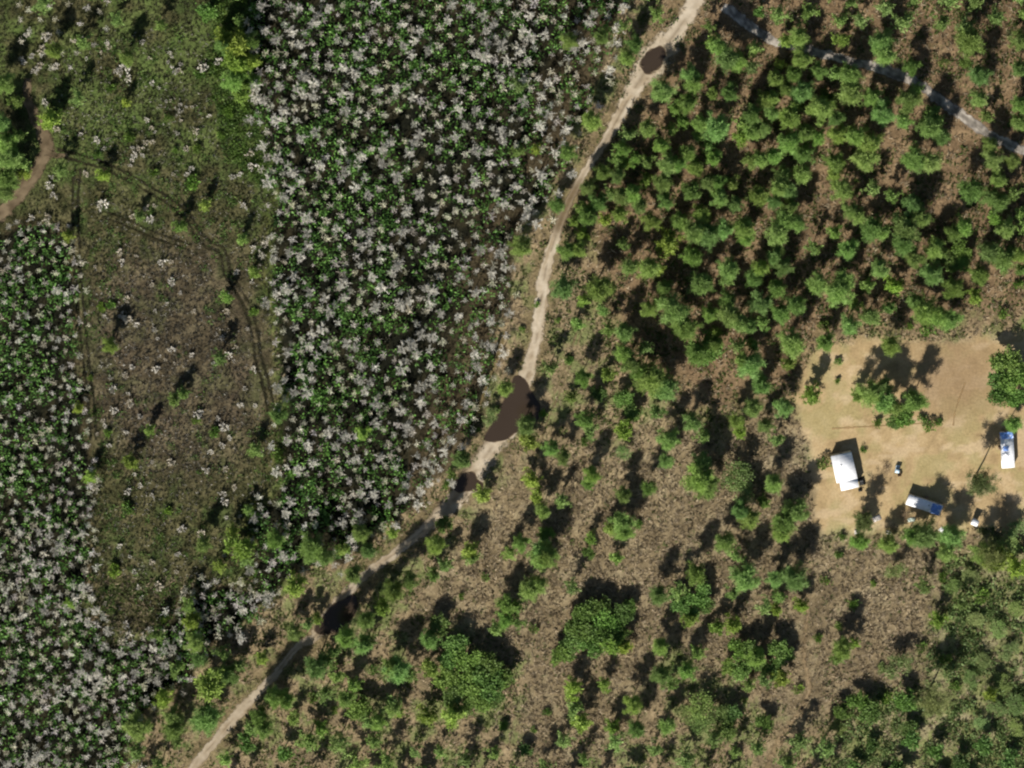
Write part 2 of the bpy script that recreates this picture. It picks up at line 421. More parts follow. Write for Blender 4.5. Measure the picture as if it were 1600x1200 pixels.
gn = me.attributes.new('grain', 'FLOAT', 'POINT'); gn.data.foreach_set('value', (1 - .72 * clr).astype(np.float32))
struct('ground', me, 'flat wet prairie ground of brown grass, muck and sandy soil')

# ------------------------------------------------------------------ roads, tracks, puddles
def resample(pts, step=.8):
    P = np.array(pts, float)
    xy = G(P[:, 0], P[:, 1])[:, :2]; w = P[:, 2] * .2
    out = []
    n = len(xy)
    for i in range(n - 1):
        p0, p1, p2, p3 = xy[max(i - 1, 0)], xy[i], xy[i + 1], xy[min(i + 2, n - 1)]
        k = max(2, int(np.linalg.norm(p2 - p1) / step))
        for t in np.arange(k) / k:
            q = .5 * (2 * p1 + (p2 - p0) * t + (2 * p0 - 5 * p1 + 4 * p2 - p3) * t * t + (3 * p1 - p0 - 3 * p2 + p3) * t ** 3)
            out.append((q[0], q[1], lerp(w[i], w[i + 1], t)))
    return np.array(out)
def ribbon(name, pts, z, colf, label, spread=1.35, n=13, mat='track'):
    S = resample(pts)
    t = nrm(np.gradient(S[:, :2], axis=0)); nr = np.stack([t[:, 1], -t[:, 0]], -1)
    u = np.linspace(-1, 1, n) * spread
    xy = S[:, None, :2] + nr[:, None] * (u[None, :, None] * S[:, None, 2:3] / 2)
    m = len(S)
    V = np.concatenate([xy, np.full((m, n, 1), z)], -1).reshape(-1, 3)
    i = (np.arange(m - 1)[:, None] * n + np.arange(n - 1)[None]).ravel()
    F = np.stack([i, i + 1, i + n + 1, i + n], -1)
    U = np.broadcast_to(u, (m, n)).ravel(); S_ = np.repeat(np.arange(m) / m, n)
    px, py = Pinv(V[:, 0], V[:, 1])
    me = mesh_from(name, V, F, colf(U, S_, px, py), M[mat], smooth=True)
    a = me.attributes.new('edge', 'FLOAT', 'POINT'); a.data.foreach_set('value', np.abs(U).astype(np.float32))
    return struct(name, me, label)
sand_p = pal((.3, (160, 142, 116)), (.5, (188, 172, 148)), (.7, (206, 192, 170)))
brown_p = pal((.3, (92, 78, 58)), (.7, (122, 105, 80)))
def road_col(u, s, px, py):
    nz = .45 * fbm(px / 9, py / 9, 3) + .55 * fbm(u * 2.6 + 9, (px * .4 - py) / 45 + u * .3, 3)
    c = sand_p(nz)
    # the stretch between the bends is grown over, brown soil rather than sand
    grown = sstep(250, 300, py) * (1 - sstep(350, 385, py))
    grown = np.maximum(grown, sstep(190, 215, py) * (1 - sstep(225, 260, py)) * .5)
    tracks = np.exp(-((np.abs(u) - .5) / .22) ** 2)
    grown = np.clip(grown - .22 * tracks, 0, 1)
    lower = sstep(835, 850, py) * .3
    side = sstep(.2, .9, u) * sstep(560, 700, py) * (1 - sstep(840, 900, py)) * .8      # right-hand wheel line is muddier
    mid = np.exp(-(u / .2) ** 2) * sstep(.42, .6, fbm(px / 16 + 5, py / 16, 3)) * .6          # grassy crown between the wheel lines
    k = np.clip(np.maximum(np.maximum(np.maximum(grown * 1.0, lower), side), mid) + (nz - .55) * .5, 0, 1)
    return .70 * lerp(c, brown_p(nz), k[:, None])
ribbon('road', [(a, b, c * 1.22) for a, b, c in ROAD], .03, road_col, 'pale sandy track winding down from the top of the picture to the largest puddle')
ribbon('road', [(a, b, c * 1.25) for a, b, c in ROAD2], .034, road_col, 'sandy track running from the largest puddle to the bottom left')
def lane_col(u, s, px, py):
    nz = fbm(px / 6 + 30, py / 6, 3)
    c = pal((.3, (118, 112, 106)), (.5, (170, 160, 148)), (.7, (216, 206, 192)))(nz)
    return .63 * lerp(c, srgb(104, 98, 88), ((np.abs(u) < .25) * .5 * sstep(1470, 1500, px))[:, None])
ribbon('lane', [(a, b, c * 1.3) for a, b, c in LANE], .032, lane_col, 'narrow pale gravel lane crossing the pine stand at the top right')
dirt_c = lambda u, s, px, py: .6 * pal((.3, (98, 84, 64)), (.7, (136, 119, 94)))(fbm(px / 9, py / 9, 3))
ribbon('path', DIRT, .03, dirt_c, 'bare brown dirt track curving in from the left edge')
ribbon('path', DIRT2, .033, dirt_c, 'short spur of the brown dirt track meeting the wheel ruts')
ribbon('path', PATH, .026, lambda u, s, px, py: .8 * pal((.3, (118, 102, 76)), (.7, (148, 128, 98)))(fbm(px / 9, py / 9, 3)), 'faint tan footpath leading down from the clearing', mat='rut')
def offset(pts, d):
    P = np.array(pts, float); t = nrm(np.gradient(P, axis=0))
    return P + np.stack([t[:, 1], -t[:, 0]], -1) * d
def ruts(pts, gap, w, ca, cb, lab, z=.025):
    for k, sgn in enumerate((-1, 1)):
        Q = offset(pts, sgn * gap / 2)
        ribbon('wheel_rut', [(a, b, w) for a, b in Q], z + .003 * k, lambda u, s, px, py: .6 * pal((.3, ca), (.7, cb))(fbm(px / 7, py / 7, 3)), lab + (' on its left side' if k else ' on its right side'), n=5, mat='rut', spread=1.9)
ruts(RUT, 10, 7.5, (34, 33, 21), (56, 52, 34), 'dark wet wheel rut curving across the marsh')
ruts(RUTV, 9, 6.5, (38, 38, 25), (58, 54, 38), 'dark wheel rut along the small stand of bare trees')
ruts(ARC, 8, 4, (38, 34, 18), (54, 50, 30), 'faint curved wheel rut at the foot of the marsh')
ruts(ARC2, 9, 4, (44, 42, 24), (58, 52, 34), 'faint wheel rut at the top of the brown marsh')
ruts(TWIN, 7, 4, (120, 106, 76), (150, 134, 100), 'dry twin wheel rut beside the largest puddle')
def faint(pts, lab):
    ribbon('wheel_rut', [(a, b, 3.4) for a, b in pts], .024, lambda u, s, px, py: .7 * pal((.3, (146, 120, 84)), (.7, (170, 142, 102)))(fbm(px / 7, py / 7, 3)), lab, n=5, mat='rut', spread=1.9)
faint([(1300, 670), (1330, 668), (1400, 664), (1450, 661)], 'faint brown wheel rut crossing the clearing below the tree island')
faint([(1508, 598), (1500, 620), (1492, 645), (1489, 668)], 'short faint rut running down the bare upper clearing')
ribbon('ditch_bank', [(a, b, 5) for a, b in DITCH], .022, lambda u, s, px, py: .6 * pal((.3, (112, 98, 66)), (.7, (136, 120, 84)))(fbm(px / 7, py / 7, 2)), 'thin tan bank left of the largest puddle', n=5)
ribbon('ditch', [(a - 6, b - 1, 6) for a, b in DITCH], .020, lambda u, s, px, py: pal((.3, (24, 24, 16)), (.7, (38, 36, 24)))(fbm(px / 7, py / 7, 2)), 'thin dark ditch left of the largest puddle', n=5)

def chaikin(P, k=2):
    P = np.array(P, float)
    for _ in range(k):
        Q = np.roll(P, -1, 0); P = np.stack([P * .75 + Q * .25, P * .25 + Q * .75], 1).reshape(-1, 2)
    return P
for nm, lab, poly in PUDDLES:
    P = chaikin(poly, 2); c = P.mean(0)
    P = P + nrm(P - c) * ((fbm(P[:, 0] / 4, P[:, 1] / 4, 3) - .5) * 5)[:, None]
    # wet rim of darker sand, then the water
    def poly_mesh(P, z, mat):
        W = G(P[:, 0], P[:, 1], z)
        tri = tessellate_polygon([[Vector(v) for v in W]])
        F = np.array(tri)
        e1 = W[F[:, 1]] - W[F[:, 0]]; e2 = W[F[:, 2]] - W[F[:, 0]]
        flip = np.cross(e1, e2)[:, 2] < 0
        F[flip] = F[flip][:, ::-1]
        return mesh_from(nm, W, F, None, mat)
    o = struct('puddle', poly_mesh(P, .05, M['water']), lab)
    ring = [(a, b, 4) for a, b in np.concatenate([P, P[:3]])[::2]]
    ribbon('wet_rim', ring, .042, lambda u, s, px, py: .6 * pal((.3, (82, 68, 54)), (.7, (118, 100, 80)))(fbm(px / 7, py / 7, 3)), 'damp darker soil around the ' + lab.split(' puddle')[0] + ' puddle', n=7, mat='rut', spread=1.6)

# ------------------------------------------------------------------ plants: prototypes
def pine(r, R=3.0, H=10.5, limbs=18, tufts=14, ndl=22, ca=(.125, .225, .058), cb=(.25, .41, .12), low=.4, droop=0., Ln=1.1, Wn=.105, jit=.32):
    bark = np.array([.17, .12, .085])
    k = 8; zz = np.linspace(-.4, H * .97, k); sw = np.cumsum(r.normal(0, .08, (k, 2)), 0)
    ax = np.column_stack([sw, zz]); ax[:2, :2] = 0
    rad = np.linspace(.19, .04, k) * (H / 10.5)
    T = [prisms(ax[:-1], ax[1:], rad[:-1], rad[1:], 7, bark)]
    tc, tcol = [], []
    ca, cb = np.array(ca), np.array(cb)
    lop = r.uniform(0, 6.28)
    for i in range(limbs):
        t = (i + r.uniform(0, .8)) / limbs
        z0 = H * lerp(low, .95, t)
        az = i * 2.4 + r.normal(0, .35)
        p0 = np.array([np.interp(z0, zz, ax[:, 0]), np.interp(z0, zz, ax[:, 1]), z0])
        ln = R * (np.sin(np.pi * (0.28 + .64 * t)) * .95 + .1) * r.uniform(.62, 1.1) * (1 + .18 * np.cos(az - lop))
        rise = lerp(.05, .8, t) + r.normal(0, .12) - droop
        d = nrm(np.array([np.cos(az), np.sin(az), rise]))
        p1 = p0 + d * ln
        mid = (p0 + p1) / 2 + np.array([0, 0, -.12 * ln * .3])
        T.append(prisms(np.stack([p0, mid]), np.stack([mid, p1]), [.06, .04], [.04, .015], 4, bark))
        for j in range(tufts):
            f = r.uniform(.25, 1.04)
            tc.append(lerp(p0, p1, f) + r.normal(0, jit * R * f * .5, 3) * np.array([1, 1, .7]))
            tcol.append(lerp(ca, cb, np.clip(r.normal(.5, .28), 0, 1)))
    top = ax[-1]
    for j in range(7):
        tc.append(top + r.normal(0, .3, 3)); tcol.append(lerp(ca, cb, r.random()))
    tc = np.array(tc); tcol = np.array(tcol)
    m = len(tc)
    B = np.repeat(tc, ndl, 0) + r.normal(0, .1, (m * ndl, 3))
    D = r.normal(size=(m * ndl, 3)); D[:, 2] = D[:, 2] * .75 + .35
    C = np.repeat(tcol, ndl, 0) * r.uniform(.8, 1.2, (m * ndl, 1))
    cr = diamonds(B, D, r.uniform(.6, 1.2, m * ndl) * Ln, r.uniform(.7, 1.3, m * ndl) * Wn, C, r)
    return cat(T), cr
def broadleaf(r, R=3.0, H=6.5, clumps=110, leaves=20, ca=(.066, .14, .032), cb=(.15, .27, .066), flat=.62, ls=.46):
    bark = np.array([.14, .11, .08])
    T = [prisms(np.array([[0, 0, -.4], [0, 0, H * .2]]), np.array([[0, 0, H * .2], [.1, .05, H * .45]]), [.24, .18], [.18, .12], 7, bark)]
    ca, cb = np.array(ca), np.array(cb)
    # several sub-domes make the uneven outline
    nd = 8; th = r.uniform(0, 6.28, nd); rr = R * r.uniform(.25, .68, nd)
    dc = np.column_stack([np.cos(th) * rr, np.sin(th) * rr, H * r.uniform(.5, .74, nd)])
    dr = R * r.uniform(.32, .52, nd)
    dcol = [lerp(ca, cb, r.random()) for _ in range(nd)]
    for c in dc:
        T.append(prisms(np.array([[.1, .05, H * .42]]), c[None], .1, .03, 4, bark))
    which = r.integers(0, nd, clumps)
    dd = nrm(r.normal(size=(clumps, 3))); dd[:, 2] = np.where(dd[:, 2] < -.3, -dd[:, 2], dd[:, 2])
    cen = dc[which] + dd * (dr[which] * r.uniform(.55, 1.1, clumps) )[:, None] * np.array([1, 1, flat])
    cc = np.array([lerp(dcol[w], lerp(ca, cb, r.random()), .5) for w in which])
    n = clumps * leaves
    B = np.repeat(cen, leaves, 0) + r.normal(0, .085 * R, (n, 3)) * np.array([1, 1, .7])
    D = r.normal(size=(n, 3)); D[:, 2] = np.abs(D[:, 2]) * .5
    C = np.repeat(cc, leaves, 0) * r.uniform(.75, 1.25, (n, 1))
    return cat(T), diamonds(B, D, ls * r.uniform(.7, 1.3, n), ls * .62 * r.uniform(.7, 1.3, n), C, r)
def bare_tree(r, R=1.75, H=6.5, br=19, tw=6, twl=18, ca=(.47, .445, .375), cb=(.78, .745, .65), wt=1.):
    ca, cb = np.array(ca), np.array(cb)
    k = 5; zz = np.array([-.4, .5, H * .35, H * .7, H * .96]); rad = np.array([.22, .13, .09, .06, .025])
    ax = np.column_stack([np.cumsum(r.normal(0, .06, (k, 2)), 0), zz])
    T = [prisms(ax[:-1], ax[1:], rad[:-1], rad[1:], 6, lerp(ca, cb, .3) * .8)]
    A, Bq, C, A2, D2, L2, C2 = [], [], [], [], [], [], []
    arms = r.integers(6, 11); ph = r.uniform(0, 6.28)
    for i in range(br):
        t = (i + r.random()) / br
        z0 = H * lerp(.5, .93, t)
        az = ph + (i % arms) * 6.283 / arms + r.normal(0, .35)
        ln = R * r.uniform(.4, 1.1) * (1 - .4 * t)
        d = nrm(np.array([np.cos(az), np.sin(az), lerp(.35, 1.4, t) + r.normal(0, .15)]))
        p0 = np.array([np.interp(z0, zz, ax[:, 0]), np.interp(z0, zz, ax[:, 1]), z0]); p1 = p0 + d * ln * 1.15
        col = lerp(ca, cb, r.random())
        A.append(p0); Bq.append(p1); C.append(col)
        for j in range(tw):
            f = r.uniform(.3, 1.0); q = lerp(p0, p1, f)
            dd = nrm(d + r.normal(0, .55, 3) + np.array([0, 0, .25]))
            q1 = q + dd * R * r.uniform(.15, .34)
            m = twl // tw + 1
            for _ in range(m):
                A2.append(lerp(q, q1, r.random())); D2.append(dd + r.normal(0, .6, 3)); L2.append(R * r.uniform(.14, .32)); C2.append(col * r.uniform(.65, 1.2))
            A2.append(q); D2.append(dd); L2.append(np.linalg.norm(q1 - q) * 1.2); C2.append(col)
    P = [prisms(np.array(A), np.array(Bq), .035, .014, 3, np.array(C)),
         diamonds(np.array(A2), np.array(D2), np.array(L2), r.uniform(.045, .10, len(A2)) * wt, np.array(C2), r)]
    return cat(T), cat(P)
def bush(r, R=1.0, H=1.1, n=260, ca=(.075, .16, .028), cb=(.16, .3, .055)):
    ca, cb = np.array(ca), np.array(cb)
    k = 7; th = r.uniform(0, 6.28, k); rr = R * r.uniform(.1, .6, k)
    c = np.column_stack([np.cos(th) * rr, np.sin(th) * rr, H * r.uniform(.3, .65, k)])
    w = r.integers(0, k, n)
    B = c[w] + nrm(r.normal(size=(n, 3))) * R * r.uniform(.15, .45, n)[:, None] * np.array([1, 1, .75])
    B[:, 2] = np.maximum(B[:, 2], .05)
    kc = np.array([lerp(ca, cb, r.random()) for _ in range(k)])
    D = nrm(B - np.array([0, 0, -.3])) + r.normal(0, .6, (n, 3))
    st = prisms(np.repeat([[0, 0, -.3]], k, 0), c, .03, .015, 3, np.array([.15, .12, .08]))
    return st, diamonds(B, D, R * r.uniform(.16, .34, n), R * r.uniform(.1, .2, n), kc[w] * r.uniform(.75, 1.25, (n, 1)), r)
def twig_bush(r, R=.8, H=1.1, n=170, ca=(.48, .45, .38), cb=(.70, .66, .58)):
    ca, cb = np.array(ca), np.array(cb)
    k = 9; az = r.uniform(0, 6.28, k); d = nrm(np.column_stack([np.cos(az), np.sin(az), r.uniform(.5, 1.6, k)]))
    tip = d * R * r.uniform(.7, 1.2, k)[:, None]; tip[:, 2] *= H / R
    st = prisms(np.repeat([[0, 0, -.3]], k, 0), tip, .035, .015, 3, lerp(ca, cb, .4))
    w = r.integers(0, k, n); B = tip[w] * r.uniform(.35, 1, n)[:, None]
    tw = diamonds(B, d[w] + r.normal(0, .7, (n, 3)), R * r.uniform(.2, .45, n), r.uniform(.09, .17, n), lerp(ca, cb, r.random((n, 1))), r)
    return cat([st, tw])

class Proto:
    def __init__(s, name, parts, R, H, mats, names):
        s.parts = parts; s.R = R; s.H = H; s.names = names
        s.mesh = [mesh_from(name + '_' + nm, p[0], p[1], np.broadcast_to(p[2], p[0].shape), M[mt]) for p, mt, nm in zip(parts, mats, names)]
def protos(fn, n, name, R, H, mats, names=('trunk', 'crown'), seed=1, **kw):
    out = []
    for i in range(n):
        res = fn(np.random.default_rng(seed * 100 + i), R=R, H=H, **kw)
        if isinstance(res[0], np.ndarray): res = (res,)
        out.append(Proto(name, res, R, H, mats, names))
    return out
PR = {
 'pine': protos(pine, 7, 'pine', 3.0, 10.5, ('bark', 'needles'), seed=1),
 'pinelite': protos(pine, 4, 'far_pine', 3.0, 10.5, ('bark', 'needles'), seed=21, limbs=14, tufts=8, ndl=8, Ln=.85, Wn=.3, ca=(.135, .215, .055), cb=(.27, .395, .115)),
 'tall': protos(pine, 2, 'tall_pine', 4.3, 14.5, ('bark', 'needles'), seed=2, limbs=22, tufts=10, ndl=20, low=.66, ca=(.10, .14, .045), cb=(.2, .25, .095)),
 'young': protos(pine, 4, 'young_pine', 1.7, 4.8, ('bark', 'needles'), seed=3, limbs=13, tufts=7, ndl=16, low=.25, Ln=.55, Wn=.14, ca=(.125, .225, .052), cb=(.25, .41, .11)),
 'oak': protos(broadleaf, 4, 'broadleaf', 3.0, 6.0, ('bark', 'oakleaf'), seed=4),
 'oaklite': protos(broadleaf, 3, 'far_broadleaf', 3.0, 6.0, ('bark', 'oakleaf'), seed=24, clumps=90, leaves=9, ls=.75),
 'scrag': protos(broadleaf, 2, 'scraggly', 4.0, 7.5, ('bark', 'oakleaf'), seed=5, clumps=120, leaves=14, ca=(.115, .19, .055), cb=(.215, .315, .11), ls=.4),
 'brown': protos(bare_tree, 2, 'brown_bare', 3.6, 8.0, ('bark', 'palebark'), seed=6, br=22, tw=7, twl=20, ca=(.13, .09, .05), cb=(.24, .17, .10)),
 'cyp': protos(bare_tree, 9, 'bare', 1.75, 6.0, ('palebark', 'palebark'), seed=7),
 'cyplite': protos(bare_tree, 9, 'bare_far', 1.75, 6.0, ('palebark', 'palebark'), seed=17, br=15, tw=5, twl=13, wt=.95),
 'bush': protos(bush, 4, 'bush', 1.0, 1.1, ('bark', 'bushleaf'), ('stem', 'foliage'), seed=8),
 'twig': protos(twig_bush, 4, 'twig_bush', .8, 1.1, ('palebark',), ('twigs',), seed=9),
}

# ------------------------------------------------------------------ labels that say where a thing stands
MARKS = [(1020,95,'the oval puddle'),(810,635,'the largest puddle'),(730,755,'the half-moon puddle'),(525,965,'the long shaded puddle'),
         (1320,738,'the white-roofed home'),(1574,704,'the upright trailer'),(1444,790,'the slanting trailer'),(1523,817,'the white shed'),
         (1453,145,"the gravel lane's bend"),(1201,60,"the lane's left end"),(1590,231,"the lane's right end"),(1330,96,"the lane's shaded gap"),
         (72,236,'the dirt track fork'),(855,420,"the road's pale middle"),(372,1112,"the road's bottom end"),(1062,46,"the road's top end"),(665,826,'the lower road'),
         (735,1040,'the round thicket'),(930,985,'the oblong thicket'),(1085,935,'the upper thicket'),(1175,1030,'the right-hand thicket'),
         (1276,545,"the clearing's upper left corner"),(1470,534,"the clearing's top edge"),(1266,760,"the clearing's left edge"),(1410,625,'the tree island in the clearing'),
         (1025,607,'the broad double pine'),(1105,545,'the dark leafy clump'),(1150,745,'the pale scraggly pair'),(400,215,'the green verge'),
         (355,430,"the curving ruts' bend"),(145,690,"the straight ruts' foot"),(245,303,"the curving ruts' middle"),(1262,1040,'the footpath'),(930,244,"the road's narrows"),
         (1600,52,"the photo's top right corner"),(1600,1148,"the photo's bottom right corner"),(0,52,"the photo's top left corner"),(0,1148,"the photo's bottom left corner"),
         (0,600,"the photo's left edge"),(960,1148,"the photo's bottom edge"),(640,52,"the photo's top edge"),(755,615,'the ditch'),(1600,400,"the photo's right edge"),
         (250,940,"the marsh's foot"),(270,560,"the brown marsh's middle"),(560,400,"the grey stand's heart")]
DIRS = ['right of', 'right and slightly above', 'above right of', 'above and slightly right of', 'above', 'above and slightly left of', 'above left of', 'left and slightly above',
        'left of', 'left and slightly below', 'below left of', 'below and slightly left of', 'below', 'below and slightly right of', 'below right of', 'right and slightly below']
def far_word(d):
    for lim, w in ((28, 'close'), (48, 'near and'), (72, 'a little'), (100, 'some way'), (140, 'well'), (190, 'far'), (1e9, 'very far')):
        if d < lim: return w
used = set()
def place_label(head, px, py):
    d = [math.hypot(px - a, py - b) for a, b, _ in MARKS]
    order = np.argsort(d)
    first = None
    for k in order[:9]:
        a, b, nm = MARKS[k]
        w = DIRS[int(round(math.atan2(b - py, px - a) / (math.pi / 8))) % 16]
        s = f"{head} {far_word(d[k])} {w} {nm}"
        if len(s.split()) > 16: continue
        first = first or s
        if s not in used:
            used.add(s); return s
    return first
TONES = {'tree': (('deep green', .82), ('mid green', 1.0), ('light green', 1.2)), 'bare': (('dull grey', .72), ('pale grey', .94), ('near-white', 1.12)),
         'white': (('cream', (.92, .88, .8)), ('grey-white', (.85, .85, .85)), ('bright white', (1.12, 1.12, 1.12)))}
def plant(key, name, px, py, R, head, category, group, H=None, zf=.72, label=None):
    pr = PR[key][rng.integers(len(PR[key]))]
    s = R / pr.R
    sz = s * rng.uniform(.9, 1.15) if H is None else H / pr.H
    loc = G(px, py, pr.H * sz * zf)
    rz = rng.uniform(0, 6.28)
    tone, v = TONES['bare' if key == 'cyp' else 'white' if key == 'twig' else 'tree'][rng.integers(3)]
    tint = np.ones(3) * np.array(v)
    if key not in ('cyp', 'twig', 'brown'):
        tint = tint * np.array([rng.uniform(1.04, 1.34), 1.06, rng.uniform(.8, 1.1)])
        if 'yellowish' in head: tint = tint * np.array([1.15, 1.08, .85])
    root = bpy.data.objects.new(name, None if len(pr.mesh) > 1 else pr.mesh[0])
    COL.objects.link(root)
    root.location = (loc[0], loc[1], -.08); root.rotation_euler = (0, 0, rz); root.scale = (s, s, sz)
    root.color = (*tint, 1)
    if len(pr.mesh) > 1:
        root.empty_display_size = .5
        for me, nm in zip(pr.mesh, pr.names):
            o = link(nm, me, root)
            if nm in ('crown', 'foliage') or key == 'cyp': o.color = (*tint, 1)
    tag(root, label or place_label(head.replace('@', tone), px, py), category, group)
    return root
def bake(key, items, name, label, mat, vary=.3, category=None):
    """the countless remainder of a kind as one mass; items: px, py, R"""
    parts = []
    for px, py, R, at_crown in items:
        pr = PR[key][rng.integers(len(PR[key]))]
        s = R / pr.R; sz = (1.7 * R + 4.6) / pr.H if key == 'pinelite' else s * rng.uniform(.9, 1.15)
        loc = G(px, py, pr.H * sz * .72 if at_crown else 0)
        a = rng.uniform(0, 6.28); c, n = math.cos(a), math.sin(a)
        vv = rng.uniform(1 - vary, 1 + vary) * np.array([1., rng.uniform(.94, 1.04), rng.uniform(.82, 1.05)])
        for p in pr.parts:
            v = p[0] * np.array([s, s, sz])
            v = np.column_stack([v[:, 0] * c - v[:, 1] * n + loc[0], v[:, 0] * n + v[:, 1] * c + loc[1], v[:, 2] - .08])
            parts.append((v, p[1], np.clip(p[2] * vv, 0, .9)))
    V, F, C = cat(parts)
    o = link(name, mesh_from(name, V, F, C, mat)); o['label'] = label; o['kind'] = 'stuff'
    return o

